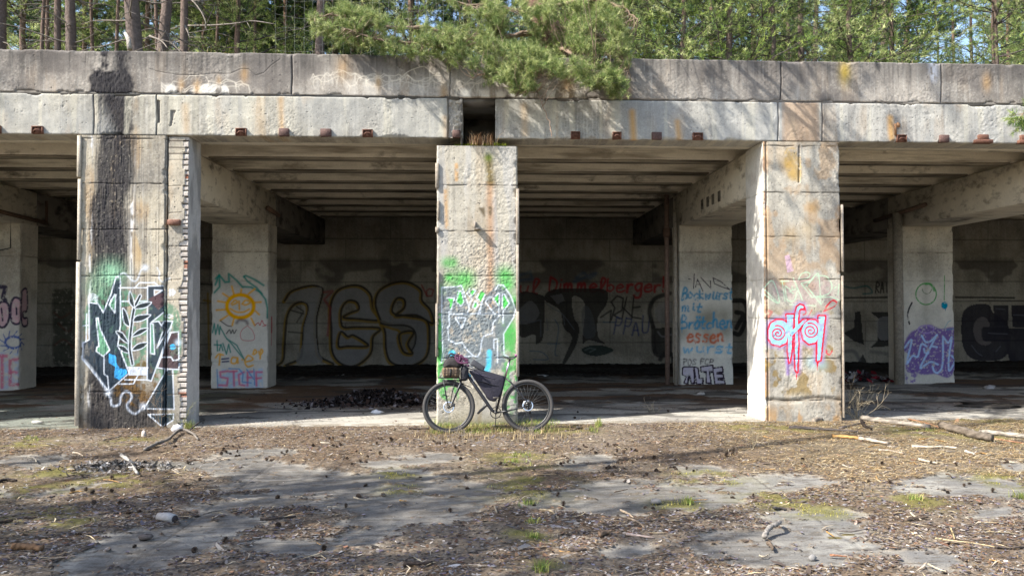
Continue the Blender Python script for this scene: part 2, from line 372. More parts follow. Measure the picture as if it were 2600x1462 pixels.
# ---------------------------------------------------------------- left front column: tar stain and mural
def mural(c):
    U, V = c.U, c.V
    Z = (190, 660, 3.294); T = lambda t: c.T(t, Z)
    c.wear = 1-.8*ss(fbm(U*22, V*9, 3, 171), .62, .74)
    c.poly(T('75,430 220,230 240,60 350,60 380,170 450,260 610,330 860,430 860,930 700,1010 560,900 420,880 380,760 300,800 190,740 120,560 70,690'), C(.10, .24, .15), .78, .42, 5, True)
    c.spray(T('310,120')[0], .2, C(.30, .55, .36), .8); c.spray(T('160,220')[0], .2, C(.28, .45, .3), .5)
    c.poly(T('470,940 560,830 690,960 690,1040 600,1230 440,1200 300,1090 400,1010'), C(.16, .09, .03), .8, .4, 6, True)
    c.wear = 1-.35*ss(fbm(U*22, V*9, 3, 172), .6, .75)
    c.poly(T('120,365 190,365 240,435 300,290 322,215 345,140 378,160 382,545 360,700 455,945 285,1090 65,825 65,700 125,670'), DK, .96)
    for t in ('180,485 195,485 215,580 292,752 240,805 180,762 185,728 203,722', '332,288 342,290 335,442 290,375'): c.poly(T(t), C(.16, .36, .22), .9)
    c.poly(T('610,220 750,218 755,380 745,440 640,520 812,512 640,1012 608,1000'), DK, .96)
    c.poly(T('665,250 730,255 665,295'), C(.40, .33, .26)); c.poly(T('610,330 660,300 745,270 750,370 700,420'), C(.11, .06, .065), .8)
    c.poly(T('640,535 655,535 665,785 630,780'), C(.13, .3, .2), .9)
    c.poly(T('800,612 862,602 862,915 700,912 698,882 765,690'), C(.085, .055, .062), .95)
    c.poly(T('768,912 812,920 822,1245 580,1240'), C(.025, .045, .06), .95); c.poly(T('612,1290 820,1290 815,1335 735,1395'), C(.025, .045, .06), .95)
    c.poly(T('285,780 345,800 352,870 378,905 430,915 440,945 375,1002 330,980 338,890 285,860'), C(.05, .36, .74), .95)
    c.poly(T('450,898 610,900 610,965 450,965'), C(.62, .68, .78), .9)
    lw = .017
    for t in ('120,355 195,365 240,440 300,290 330,190 345,140 380,150 382,545 362,700 455,945 285,1095 60,825 65,695 120,665 120,355', '180,485 195,485 215,580 292,752 240,805 180,762 185,728 203,722 180,485',
              '332,288 342,290 335,442 290,375 332,288', '605,1005 608,218 755,215 758,385', '665,250 730,255 665,295 665,250', '740,440 640,520 700,512 725,550 745,510 812,512', '800,565 720,790 640,1012 605,1000', '812,512 795,565 685,735 735,600',
              '632,530 655,535 667,787 632,780 632,530', '800,605 862,600 865,915 770,912 580,1240 825,1248 812,920', '800,605 765,690 690,900 770,912', '725,812 800,812 815,840 858,835', '612,1290 822,1288 815,1340 735,1395 612,1290',
              '245,810 245,950 275,975 285,1090', '370,232 605,232', '385,345 600,345', '500,235 540,190 670,190 690,210', '440,895 610,900', '370,1035 490,1035 530,960', '420,1000 605,1000', '100,450 95,680', '70,550 110,545', '305,330 290,375'):
        c.line(T(t), lw, WH, .006, .95)
    c.line(T('66,690 66,820 160,930 270,1090'), .028, WH, .02, .7)
    # leafy stem
    c.line(T('545,300 495,410 472,560 462,680 462,760 482,870'), .055, WH, .005, .95, True); c.line(T('545,300 495,410 472,560 462,680 462,760 482,870'), .032, C(.03, .04, .045), .004, 1, True)
    for t in ('458,262 488,320 497,398 455,350', '500,405 545,365 640,352 590,398', '400,405 432,440 460,550 410,520', '490,515 520,465 635,458 570,505', '345,595 400,610 450,695 390,660', '475,640 540,580 612,572 550,620',
              '360,715 420,725 452,775 395,760', '478,755 530,700 610,690 560,740'):
        c.poly(T(t), C(.03, .04, .045), 1, curve=True); c.line(T(t), .013, WH, .004, .95, True, True)
    c.line(T('345,150 400,110 435,125 480,172 520,168 552,90 590,62'), .018, WH, .014, .75, True); c.line(T('690,65 710,110 702,150 740,185 790,150'), .018, WH, .014, .75, True)
    for yy in (0, 16, 32, 48): c.line(T(f'112,{305+yy} 150,{283+yy} 192,{305+yy}'), .013, WH, .008, .8, True)
    c.poly(T('785,240 800,240 800,300 785,300'), WH, .9); c.poly(T('808,240 840,270 808,300'), WH, .9, curve=True)
    c.line(T('755,470 785,455 815,468 785,485 755,470'), .012, WH, .005, .9)
    c.line(T('275,1100 300,1160 312,1215 372,1205 390,1130 435,1095 475,1130 465,1170 437,1210 455,1255 510,1282 580,1220'), .024, C(.66, .72, .82), .02, .75, True)
    c.spray(T('283,1105')[0], .05, WH, .9); c.spray(T('590,65')[0], .05, WH, .9); c.spray(T('575,1220')[0], .05, WH, .8); c.spray(T('860,690')[0], .05, C(.6, .75, .9), .7)
    q = T('812,727')[0]; c.line([q, (q[0]+.001, q[1])], .085, C(.06, .42, .75), .003)
def paint_L(c, w):
    U, V = c.U, c.V
    front = (U > 0) & (U < w)
    z = (0, 0, 1)
    a0, a1 = c.pt(233, 600)[0], c.pt(326, 600)[0]
    wob = (fbm(V*1.6, V*0+U*.0, 4, 8)-.5)*.20+(fbm(U*9, V*5, 4, 9)-.5)*.14
    low = ss(V, 1.0, .2)*.45
    m = ss(U+wob, a0-.08, a0+.08)*ss(-(U+wob*.8), -a1-.08-low, -a1+.08-low)*front; m = m*ss(m+(fbm(U*26, V*3, 4, 12)-.5)*.9, .12, .5)
    drip = ss(fbm(U*60, V*1.0, 3, 21), .47, .56)*ss(U, a0-.14, a0)*ss(-U, -a1-.42, -a1)*front
    c.mix(drip*.6, C(.10, .095, .09))
    sp = ss(fbm(U*40, V*30, 3, 44), .66, .8)
    c.mix(m*(1-sp*.55)*(.82+.2*fbm(U*50, V*6, 2, 3)), C(.033, .031, .034))
    c.h += m*(fbm(U*60, V*6, 3, 27)-.3)*.014 + m*(fbm(U*50, V*45, 2, 29)-.5)*.007
    wh = np.exp(-((U-a0+.02)/.02)**2)*ss(fbm(U*20, V*4, 3, 66), .5, .6)*front+np.exp(-((U-a1-.05)/.025)**2)*ss(fbm(U*20, V*4, 3, 67), .48, .6)*front*ss(V, 1.9, 2.2)
    c.mix(wh*.8, C(.72, .72, .72))
    c.mix(ss(fbm(U*5, V*1.2, 3, 71), .52, .66)*front*ss(U, a1, a1+.15)*ss(V, 2.2, 2.6)*.65, C(.50, .34, .16))
    for x_ in np.random.default_rng(3).uniform(a1, w, 9): c.line([(x_, 4.3-2*np.random.default_rng(int(x_*99)).random()), (x_+.01, 1.9)], .008, C(.06, .05, .05), .005, .8)
    # worn brown low zone
    c.mix(ss(V, .75, .4)*ss(fbm(U*7, V*3, 4, 77), .35, .6)*front*.75*(1-.85*m), C(.15, .10, .055)); c.mix(m*ss(-V, -1.2, -.5)*.55, C(.045, .042, .042))
    c.mix(ss(V, .9, .2)*ss(fbm(U*3, V*3, 4, 78), .4, .7)*front*.5, C(.06, .055, .05))
    mural(c)
    # crack between column and pier
    c.line([(w-.012, 0), (w-.015, 2), (w-.01, 4.3)], .012, C(.03, .03, .03), .004, .8, dep=.015)

def paint_M(c, w):
    U, V = c.U, c.V; front = (U > 0) & (U < w)
    c.mix(ss(fbm(U*8, V*.7, 3, 5), .5, .65)*front*.45, C(.42, .42, .42))
    x_ = c.pt(1243, 700)[0]
    c.mix(np.exp(-((U-x_-(fbm(V*2, V*0, 2, 3)-.5)*.06)/.06)**2)*front*ss(V, 1.6, 1.8)*(V < 3.7)*.75, C(.46, .27, .15))
    q = c.T('1240,400 1246,440', (0, 0, 1)); c.line([(q[0][0], 4.05), (q[1][0], 3.7)], .12, C(.17, .12, .03), .05, .8); c.spray(q[0], .07, C(.10, .16, .02), .8)
    x2 = c.pt(1131, 550)[0]; c.line([(x2, 3.55), (x2+.02, 3.0)], .05, C(.5, .28, .1), .03, .7); x3 = c.pt(1159, 460)[0]; c.line([(x3, 3.95), (x3, 3.72)], .05, C(.6, .33, .12), .02, .7)
    for t in ('1213,527 1222,540 1231,552 1231,527', '1240,524 1250,524 1247,550 1241,548'): c.poly(c.T(t, (0, 0, 1)), C(.13, .10, .06), .9, .3)
    rm = ss(fbm(U*2.3, V*2.1, 3, 91), .40, .55)*front*ss(V, .5, .9)*ss(-V, -3.2, -2.4)
    c.h += rm*(fbm(U*44, V*44, 3, 93)-.6)*.014; c.mix(rm*ss(fbm(U*44, V*44, 3, 93), .5, .35)*.5, C(.20, .17, .14))
    Z = (1100, 680, 6.04); T = lambda t: c.T(t, Z)
    GR = C(.09, .40, .09)
    c.wear = 1-.7*ss(fbm(U*12, V*10, 3, 271), .55, .7)
    for t, r, o in (('240,150', .09, .9), ('420,200', .2, .8), ('1100,110', .16, .9), ('520,180', .15, .7), ('1130,260', .15, .95), ('130,330', .12, .5), ('1220,520', .14, 1), ('1170,900', .16, .9), ('1150,1050', .15, .9), ('1130,1200', .12, .8),
                    ('90,900', .08, .7), ('90,1250', .1, 1), ('60,1400', .1, 1), ('300,-80', .1, .7), ('200,-80', .1, .7)):
        c.spray(T(t)[0], r*.8, GR, o, 1.0)
    c.poly(T('75,700 140,690 140,1460 80,1900 70,1460'), GR, .85, .4, 4)
    q = inv(1125, 930, 'y', 0); Uq = q.x-XM0; c.poly([(.04, 1.1), (.28, 1.1), (.34, .45), (.2, .38), (.04, .5)], GR, .85, .42, 8, True)
    c.poly([(w-.24, 1.3), (w-.02, 1.4), (w-.02, .3), (w-.2, .28)], GR, .8, .42, 9, True)
    c.wear = 1-.45*ss(fbm(U*16, V*14, 3, 273), .58, .7)
    c.poly(T('130,300 350,285 430,268 545,620 520,700 700,640 800,410 900,340 960,270 1100,285 1200,450 1262,640 1240,760 1080,1010 1100,1449 1090,1560 150,1560'), C(.165, .195, .21), .88, .3, 4)
    for t in ('375,360 435,360 470,525 425,580 355,525', '560,380 610,330 650,350 600,440', '600,600 640,515 685,560 650,620', '690,440 740,350 800,400 720,520 690,460', '1060,460 1090,410 1160,540 1090,625 1060,620', '215,465 325,465 265,670 250,520', '925,460 1000,400 1005,590'):
        c.poly(T(t), C(.09, .50, .10), .95)
    c.wear = 1-.35*ss(fbm(U*16, V*14, 3, 275), .5, .66); lw = .018
    for t in ('125,1449 145,1300 130,640 130,300 355,290 430,265 555,620 520,700', '210,460 325,462 265,675 240,670 250,900 220,905 240,1110 350,1160 440,1140 520,1260 610,1340', '350,520 400,355 435,360 472,525 425,585 350,520',
              '560,320 515,385 590,470 545,600', '560,380 600,440 650,350 610,325', '600,600 640,512 688,560 650,625 600,600', '790,410 690,700', '740,530 715,700', '690,400 660,460 700,490', '905,450 860,445 800,525 935,700 1025,718 920,830 905,1000 780,1040 745,1110 720,1290 680,1360 620,1350 480,1360',
              '245,708 910,700', '335,765 500,765 440,920 335,765', '1015,400 1010,595 920,470 1000,390', '1060,400 1060,620 1100,630 1165,545 1090,400 1060,400', '955,330 1000,260 1075,265 1190,430 1265,640 1230,760 1080,1010 1085,1330 1150,1360', '1070,650 1070,850', '930,1240 930,1100 985,1085 985,1449', '1005,600 1005,710'):
        c.line(T(t), lw, C(.68, .74, .79), .009, .92)
    CY = C(.10, .58, .78)
    q = T('280,1310')[0]; c.line([q, (q[0]+.02, q[1])], .09, CY, .01); c.line(T('860,1290 850,1500 835,1600'), .075, CY, .02, .95); c.line(T('850,1500 800,1580'), .05, CY, .02, .9)
    c.poly(T('350,1350 400,1320 440,1345 420,1370'), C(.7, .42, .18), .9)
    c.mix(ss(V, .28, .02)*front*.55, C(.2, .17, .1)); c.mix(ss(V, .12, .0)*front*.5, C(.13, .16, .04))

def paint_R(c, w):
    U, V = c.U, c.V; front = (U > 0) & (U < w)
    left = U < 0
    c.mix(left*.85*(1-.25*ss(fbm(U*8, V*5, 3, 5), .55, .7)), C(.74, .72, .66))
    c.mix(np.exp(-((U-.03)/.035)**2)*ss(fbm(U*9, V*4, 3, 7), .4, .6)*.7, C(.40, .2, .1))
    c.h -= np.exp(-((U-.055)/.012)**2)*.02; c.mix(np.exp(-((U-.055)/.009)**2)*.7, C(.09, .07, .05))
    c.line([(w/2-.03, 4.28), (w/2-.04, 3.72)], .03, C(.2, .17, .14), .008, .8, dep=.02)
    OR = C(.44, .27, .08)
    for a, b, r, o in ((.42, 4.0, .16, .9), (.48, 3.85, .14, .8), (.78, 3.32, .14, .7), (.7, 3.0, .2, .35), (.4, 2.9, .2, .3), (.3, 2.15, .1, .8), (.75, 2.1, .12, .5)): c.spray((a, b), r*.75, OR, o)
    c.poly([(.35, 4.2), (.58, 4.22), (.6, 3.75), (.4, 3.8)], C(.5, .33, .1), .55, .42, 3, True)
    c.mix(ss(fbm(U*4, V*2.5, 4, 55), .5, .62)*front*ss(V, 2.0, 2.4)*.5, C(.42, .26, .13))
    c.mix(ss(fbm(U*5, V*4.5, 4, 57), .52, .60)*front*ss(-V, -1.9, -1.5)*ss(V, .35, .5)*.85, C(.27, .19, .075))
    c.mix(ss(fbm(U*9, V*3.5, 3, 58), .5, .7)*front*ss(-V, -.35, -.1)*.7, C(.42, .24, .09))
    Z = (1900, 640, 4.023); T = lambda t: c.T(t, Z)
    c.wear = 1-.4*ss(fbm(U*20, V*16, 3, 371), .6, .72)
    c.poly(T('270,260 420,280 560,250 700,240 830,250 840,560 600,560 400,450 270,440'), C(.42, .28, .27), .5, .4, 4, True)
    c.poly(T('370,40 420,25 465,190 400,210'), C(.62, .42, .55), .7)
    c.poly(T('545,980 690,980 680,1150 600,1200 560,1120'), C(.22, .15, .05), .5, .45)
    c.spray(T('650,1130')[0], .12, C(.35, .55, .6), .6); c.spray(T('760,1150')[0], .1, C(.35, .55, .6), .5)
    # pale green tag
    PG = C(.50, .70, .48)
    for t in ('155,375 250,295 315,520 155,425', '160,375 300,515', '345,290 375,500', '325,300 415,295', '380,345 430,385', '375,360 400,490 470,490 500,400', '460,265 555,490', '500,370 420,400 460,420', '445,350 450,375',
              '510,280 540,225 600,205 630,230 600,265 510,280', '540,320 640,290 670,250 600,345', '590,340 745,535 765,500', '590,350 680,240 720,240 740,535', '700,240 800,250 855,340 810,430 650,460', '640,400 700,460 860,460 960,515', '880,370 900,350', '925,330 915,440', '425,535 685,548', '540,320 650,460'):
        c.line(T(t), .015, PG, .005, .9, curve=t.count(' ') > 2)
    # red mark and dfd
    RD = C(.62, .015, .035); PU = C(.36, .2, .62); LB = C(.32, .60, .80)
    c.line(T('775,600 850,500 900,520 870,560 770,605'), .02, RD, .006, .9, True); c.line(T('790,560 860,490 905,510'), .02, RD, .006, .9, True)
    c.line(T('855,1010 830,1045 800,1030 800,1005'), .025, RD, .006, .9, True); c.line(T('650,590 600,680'), .014, RD, .01, .7)
    c.line(T('140,600 140,690'), .05, RD, .02, .6); c.line(T('215,600 240,610 210,660'), .03, RD, .02, .5); c.line(T('140,760 130,1050'), .05, C(.62, .1, .05), .03, .6)
    body = ['390,645 460,645 455,760 400,790 330,690 290,690 230,730 205,800 210,890 240,940 320,955 385,920 405,870 410,1080 425,1110 440,1000 445,860 455,770', ]
    shapes = ['230,730 290,695 345,695 390,720 405,780 405,850 385,925 320,955 240,935 210,880 208,800', '392,640 462,640 452,770 440,1000 420,1120 405,1000 400,800 395,700',
              '480,740 478,640 500,560 530,540 560,550 570,580 535,570 515,600 505,700 508,900 500,1220 485,1200 478,1000 480,860', '545,800 570,730 620,695 680,695 725,740 725,850 690,920 620,935 565,890',
              '722,655 782,655 770,760 735,1100 705,1110 705,900 715,760', '430,815 560,695 600,690 470,835 440,860']
    for t in shapes: c.line(T(t), .11, PU, .05, .5, closed=True)
    c.line(T('405,1100 405,1240'), .05, PU, .03, .7)
    for t in shapes: c.line(T(t), .055, RD, .004, .97, closed=True)
    c.poly(T('395,1060 430,1060 412,1165'), RD); c.poly(T('470,1150 518,1150 492,1310'), RD); c.poly(T('690,1080 725,1080 705,1220'), RD)
    for t in shapes[:5]: c.poly(T(t), LB, .97)
    for a, b in (((300, 830)), ((635, 805))):
        th = np.linspace(.3, 4.6*math.pi, 60); rr = np.linspace(6, 82, 60)
        c.line([T(f'{a+r*math.cos(t)},{b-r*math.sin(t)*1.0}')[0] for t, r in zip(th, rr)], .022, RD, .003, .97)
    c.line(T('545,590 575,570 590,620 560,640'), .016, RD, .004, .9, True)
    c.line(T('430,850 470,835 600,690'), .02, RD, .004, .95); c.poly(T(shapes[5]), LB, .97)
    c.line(c.T('1922,800 1918,770 1925,745', (0, 0, 1)), .04, C(.3, .6, .8), .03, .3)
    c.line([(.36, .55), (.38, .75), (.37, .9)], .02, C(.04, .04, .04), .02, .6); c.line([(.02, .36), (.4, .33), (.8, .38), (w, .34)], .05, C(.12, .09, .06), .04, .6, dep=.02)

def paint_L2(c, w):
    Z = (510, 680, 4.39); T = lambda t: c.T(t, Z); V, U = c.V, c.U
    c.mix(ss(-V, -2.7, -1.9)*.75, C(.62, .61, .58))
    GN = C(.0, .20, .17); YL = C(.74, .36, .0); BK = C(.02, .02, .03); RD = C(.45, .03, .06); c.wear = None
    for t in ('150,275 210,210 205,80 160,190', '165,120 205,80 270,160 315,155 310,65 400,140 465,215', '480,210 560,215 660,270 720,350 742,450 740,555', '480,100 500,85 600,130 700,195', '480,95 520,150 620,220 680,290'): c.line(T(t), .04, GN, .02, .9)
    q = T('440,430')[0]; th = np.linspace(0, 2*math.pi, 30)
    c.line([T(f'{440+150*math.cos(a)},{428+128*math.sin(a)}')[0] for a in th], .085, YL, .02, 1)
    for t in ('340,400 380,360 405,385 350,412', '425,370 430,460', '460,400 500,360 550,385 500,412 460,400', '330,455 400,492 480,490 540,460', '345,205 370,300', '450,240 445,290', '245,285 315,330', '190,370 280,385', '175,470 285,462', '600,235 530,290', '600,385 670,380', '215,585 300,530', '370,560 350,640', '560,560 600,640', '610,480 650,520'): c.line(T(t), .036, YL, .02, .95, True)
    for t in ('220,590 290,640 340,652', '285,730 320,690 335,730 355,690 370,730 395,690'): c.line(T(t), .022, BK, .01, .9, True)
    c.line(T('400,610 430,580 500,590 520,620'), .06, C(.05, .02, .04), .04, .7, True); c.line(T('605,640 640,610 660,640 680,585 700,625 725,640 690,650'), .018, RD, .008, .9, True)
    c.line(T('510,650 460,690 440,750 470,805 580,805 598,760 570,690 530,655 520,640'), .014, RD, .008, .8, True)
    for t in ('130,720 150,620 165,740 190,630 205,740 215,650', '215,660 270,760 290,790', '150,855 220,860', '180,810 185,925', '205,920 225,850 245,920', '245,840 285,960 310,850 330,940', '290,790 400,860 490,1030 330,830 290,790'): c.line(T(t), .028, GN, .012, .9)
    for t in ('165,1000 200,960 250,970', '215,975 205,1080', '400,1000 350,1000 340,1055 390,1060 410,1000 412,1060', '460,1020 465,1022', '490,1050 580,1020 530,975 490,1040 520,1100 580,1085', '580,960 600,910 620,940 590,965', '645,930 660,970 690,930 670,910 660,1010'): c.line(T(t), .036, YL, .016, .9, True)
    c.line(T('235,1015 310,1008'), .03, C(.02, .03, .12), .01); c.line(T('240,1045 310,1040'), .03, C(.02, .03, .12), .01)
    c.poly(T('180,1130 690,1120 690,1340 190,1350'), C(.30, .48, .70), .65, .42, 4)
    PK = C(.58, .12, .24)
    for t in ('300,1150 215,1160 220,1215 300,1230 290,1310 200,1305', '320,1155 400,1150', '365,1155 370,1310', '480,1160 420,1190 430,1300 490,1310', '520,1310 520,1160 580,1155', '520,1220 570,1220', '620,1310 615,1160 680,1160', '620,1230 670,1225'): c.line(T(t), .045, PK, .02, .85)
    for t in ('310,1120 425,1125', '430,1130 470,1180 460,1270 560,1280', '590,1125 600,1300', '180,1130 190,1340', '510,1130 590,1240'): c.line(T(t), .025, C(.05, .22, .5), .012, .8)
    c.line([(w+.25, 1.55), (w+.25, 1.25)], .09, RD, .01, .9); c.line([(w+.25, 1.2), (w+.25, .95)], .035, RD, .01, .9)
def paint_R2(c, w):
    Z = (1690, 680, 4.53); T = lambda t: c.T(t, Z)
    c.mix(ss(-c.V, -2.9, -2.0)*.7, C(.66, .65, .60))
    BK = C(.03, .02, .035); BL = C(.04, .24, .42)
    for t in ('265,125 300,135', '330,70 322,235', '345,220 368,130 430,270', '355,190 400,190', '405,110 520,235 515,150', '545,115 640,160 738,250 640,215 560,180 545,115'): c.line(T(t), .022, BK, .006, .95)
    for x, y, r in ((500, 560, .25), (430, 620, .25), (680, 550, .22), (690, 730, .2), (490, 800, .18), (180, 730, .2)): c.spray(T(f'{x},{y}')[0], r, C(.16, .15, .10), .6)
    def wd(s, x, y, x2, top, col, w_=.045): 
        a, b = T(f'{x},{y}')[0], T(f'{x2},{top}')[0]; word(c, s, a[0], a[1], b[0], b[1]-a[1], col, w_, soft=.022)
    wd('Bockwurst', 185, 355, 775, 230, BL); wd('mit', 185, 500, 420, 395, BL); wd('Brötchen', 180, 690, 775, 545, BL, .05); wd('essen', 245, 850, 680, 700, C(.50, .10, .03), .045); wd('wurst', 200, 980, 775, 860, C(.12, .38, .60))
    wd('POS', 200, 1115, 360, 1050, BK, .02); wd('FCP', 395, 1110, 550, 1050, BK, .02)
    LV = C(.48, .44, .52)
    for t in ('200,1150 215,1140 320,1140 330,1310 300,1330 280,1240 260,1240 250,1330 215,1320 240,1250 195,1225', '330,1140 370,1150 385,1270 430,1270 420,1330 360,1330', '405,1140 540,1120 545,1190 500,1190 520,1320 470,1320 470,1190 410,1190', '545,1155 650,1140 655,1190 590,1200 590,1220 660,1225 665,1260 600,1265 600,1290 675,1295 680,1330 570,1335'):
        c.line(T(t), .045, BK, .006, 1, closed=True); q = T(t); c.poly([(a+.03, b-.035) for a, b in q], BK, 1)
    for t in ('200,1150 215,1140 320,1140 330,1310 300,1330 280,1240 260,1240 250,1330 215,1320 240,1250 195,1225', '330,1140 370,1150 385,1270 430,1270 420,1330 360,1330', '405,1140 540,1120 545,1190 500,1190 520,1320 470,1320 470,1190 410,1190', '545,1155 650,1140 655,1190 590,1200 590,1220 660,1225 665,1260 600,1265 600,1290 675,1295 680,1330 570,1335'):
        c.poly(T(t), LV, 1); c.line(T(t), .018, BK, .004, 1, closed=True)
def paint_Q2(c, w):
    Z = (2220, 680, 4.53); T = lambda t: c.T(t, Z)
    c.mix(ss(-c.V, -2.9, -2.0)*.6, C(.60, .58, .53)); c.mix(np.exp(-((c.U-.55)/.09)**2)*ss(c.V, 1.1, 1.5)*.35, C(.25, .24, .2))
    GN = C(.03, .26, .05)
    c.line([T(f'{595+118*math.cos(a)},{300+122*math.sin(a)}')[0] for a in np.linspace(0, 6.3, 30)], .028, GN, .008, .9); c.line(T('590,185 650,190 690,260'), .05, GN, .02, .8, True)
    c.line([T(f'{605+52*math.cos(a)},{245+52*math.sin(a)}')[0] for a in np.linspace(0, 3.2, 12)], .016, C(.06, .12, .06), .006, .9)
    c.line(T('808,90 805,370'), .02, GN, .006, .95); q = T('807,425')[0]; c.line([q, (q[0], q[1]-.02)], .15, C(0, .22, .34), .01); c.line(T('818,470 818,490'), .02, C(0, .2, .3), .01)
    c.line(T('432,400 395,480 385,560 405,645'), .04, C(.02, .02, .03), .006, .95, True)
    PU = C(.13, .07, .29); LB = C(.25, .38, .62)
    c.poly(T('330,930 400,760 520,690 640,650 760,700 930,690 945,900 930,1150 850,1260 700,1220 560,1230 480,1200 370,1180 370,1060 410,1000'), PU, .9, .22, 4, True)
    c.poly(T('360,1180 480,1180 490,1300 400,1340 360,1280'), PU, .8, .45, 5, True)
    c.line([T(f'{595+90*math.cos(a)},{705+45*math.sin(a)}')[0] for a in np.linspace(0, 6.3, 20)], .03, C(.3, .22, .5), .01, .9)
    for t in ('345,920 430,830 370,1100 440,1010 500,1020 540,880 600,900', '545,780 590,850 650,840 720,770', '720,770 620,960 530,1150 640,1080 730,1110', '570,930 580,970 620,980', '790,790 785,1100 740,1200 690,1190 670,1130', '790,790 850,860 890,800 860,1000 860,1180 930,1060 890,1010', '660,900 720,910'): c.line(T(t), .045, C(.36, .50, .74), .008, 1, curve=True)
    c.line(T('820,710 930,700 930,760'), .018, C(.05, .25, .35), .008, .8); c.line(T('810,690 850,620 880,605'), .015, C(.1, .3, .4), .008, .8)
def paint_K2(c, w):
    Z = (0, 600, 2.9); T = lambda t: c.T(t, Z)
    c.mix(ss(-c.V, -2.2, -1.7)*.6, C(.60, .58, .54))
    BK = C(.025, .02, .05); PK = C(.52, .34, .38)
    sh = ['-10,500 20,480 60,500 70,590 40,660 0,665 -30,600 -30,540', '80,500 110,450 160,480 165,580 140,640 100,640 78,590', '170,420 200,385 235,400 240,540 190,560 195,600 240,605 240,655 180,655 165,560']
    for t in sh: c.poly(T(t), PK, .95, curve=True); c.line(T(t), .05, BK, .012, .95, True, True)
    c.line(T('10,530 20,620'), .035, BK, .01); c.line(T('120,520 122,575'), .035, BK, .01); c.line(T('-10,370 40,375 20,450 40,470'), .09, BK, .02, .95)
    BL = C(.02, .07, .30)
    c.line([T(f'{100+62*math.cos(a)},{780+42*math.sin(a)}')[0] for a in np.linspace(0, 6.3, 20)], .05, BL, .015, .9)
    for a in np.linspace(0, 6.28, 13): c.line([T(f'{100+70*math.cos(a)},{780+50*math.sin(a)}')[0], T(f'{100+105*math.cos(a+.25)},{780+85*math.sin(a+.25)}')[0]], .022, BL, .01, .85)
    RD = C(.55, .14, .22)
    c.poly(T('-60,850 140,850 140,1120 -60,1130'), C(.3, .42, .65), .5, .48, 6)
    for t in ('-30,880 50,880', '15,880 15,1110', '130,905 75,910 75,1090 135,1090', '75,1000 120,1000'): c.line(T(t), .07, RD, .025, .85)

J = [4.02, 3.42, 2.78, 2.12, 1.45, .78]
kw8 = dict(du=.0085, dv=.0085)
column('column', XL0, XL1, 0, .8, ZL, paint_L, M['conc'], seed=10, label='left front column with a black tar stain and a dark leafy mural', light=(.52, .46, .35), joints=[4.3, 3.63, 2.95, 2.26, .55], streak=.5, rust=.5, **kw8)
column('column', XM0, XM1, 0, .8, ZL-.11, paint_M, M['conc'], seed=20, label='centre front column with grey and green painted lettering behind the bicycle', light=(.47, .43, .35), joints=[3.64, 2.94, 2.26, 1.68, 1.02], streak=.35, rust=.2, rough=.5, **kw8)
column('column', XR0, XR1, 0, .8, ZL, paint_R, M['conc'], seed=34, label='right front column with pale blue and red painted letters', light=(.50, .46, .38), joints=[4.28, 3.56, 2.87, 2.2, 1.6, .98, .34], streak=.3, rust=.3, **kw8)
nop = lambda c, w: None
for x0, ds in ((XQ0, 40), (XK0, 50)): column('column', x0, x0+CW, 0, .8, ZL, nop, M['conc'], .03, .03, ds)
wk = dict(light=(.54, .50, .42), streak=.15, rust=.05, pits=.6, rough=0)
for x0, pf, sd, lb in ((XL0, paint_L2, 61, 'inner column with a smiling yellow sun and an equation sprayed on it'), (XR0, paint_R2, 64, 'inner column with blue and red handwritten lines about sausage'),
                       (XQ0, paint_Q2, 65, 'inner column with a green ring and purple sprayed letters'), (XK0, paint_K2, 60, 'inner column with pink bubble letters and a blue flower')):
    column('column', x0+(.0 if x0 != XK0 else .03), x0+CW, D2, .62, ZB+.02, pf, M['wall'], .012, .012, sd, label=lb, joints=[3.0, 2.35, .6] if x0 > -9 else [2.9], **wk)
column('column', XM0, XM0+CW, D2, .62, ZB+.02, nop, M['wall'], .03, .03, 63, **wk)

# ---------------------------------------------------------------- brick pier beside the left column
px0 = inv(424, 700, 'y', 0).x; px1 = inv(474, 700, 'y', 0).x
us = np.concatenate([axis(0, px1-px0, .007), px1-px0+axis(0, .5, .012)[1:]]); vs = axis(0, ZL-.01, .0085); w_ = px1-px0
c = Cv(us, vs, (.50, .44, .34), (px0, 0), ('y', 0)); weather(c, 88, streak=.2, rust=.25)
side = c.U > w_; tooth = (c.U > w_-.045-.05*ss(fbm(c.V*2.2, c.V*0, 3, 14), .45, .6)-.03*(_h(np.floor(c.V/.084).astype(np.int64), np.zeros_like(c.V, dtype=np.int64), 77) > .6)) & ~side
Vw = c.V+(fbm(c.V*3.1, c.V*0, 2, 3)-.5)*.10; bk = ((Vw/.084) % 1); rnd = _h(np.floor(Vw/.084).astype(np.int64), np.zeros_like(c.V, dtype=np.int64), 5)
c.mix(tooth*ss(bk, .1, .18)*ss(-bk, -.95, -.85), C(.62, .56, .50)); mort = tooth*(1-ss(bk, .08, .16)*ss(-bk, -.96, -.88))
c.h -= mort*.03; c.mix(mort*.85, C(.10, .085, .07)); c.mix(tooth*((np.abs(c.V-2.43) < .06) | (np.abs(c.V-.50) < .04) | (np.abs(c.V-3.75) < .03))*(1-mort), C(.36, .12, .06)); c.mix(tooth*rnd*.5*(1-mort), C(.36, .31, .27))
c.h -= tooth*(_h(np.floor(Vw/.084).astype(np.int64), np.zeros_like(c.V, dtype=np.int64), 9))*.02
c.mix(side*.9, C(.55, .55, .55)); c.mix(side*ss(fbm(c.U*7, c.V*2, 4, 6), .5, .68)*.6, C(.22, .22, .22))
c.wear = None
keep = c.col.copy(); mural(c); k_ = ((side | (mort > .5))[..., None])*1.; c.col = c.col*(1-k_)+keep*k_; c.wear = None
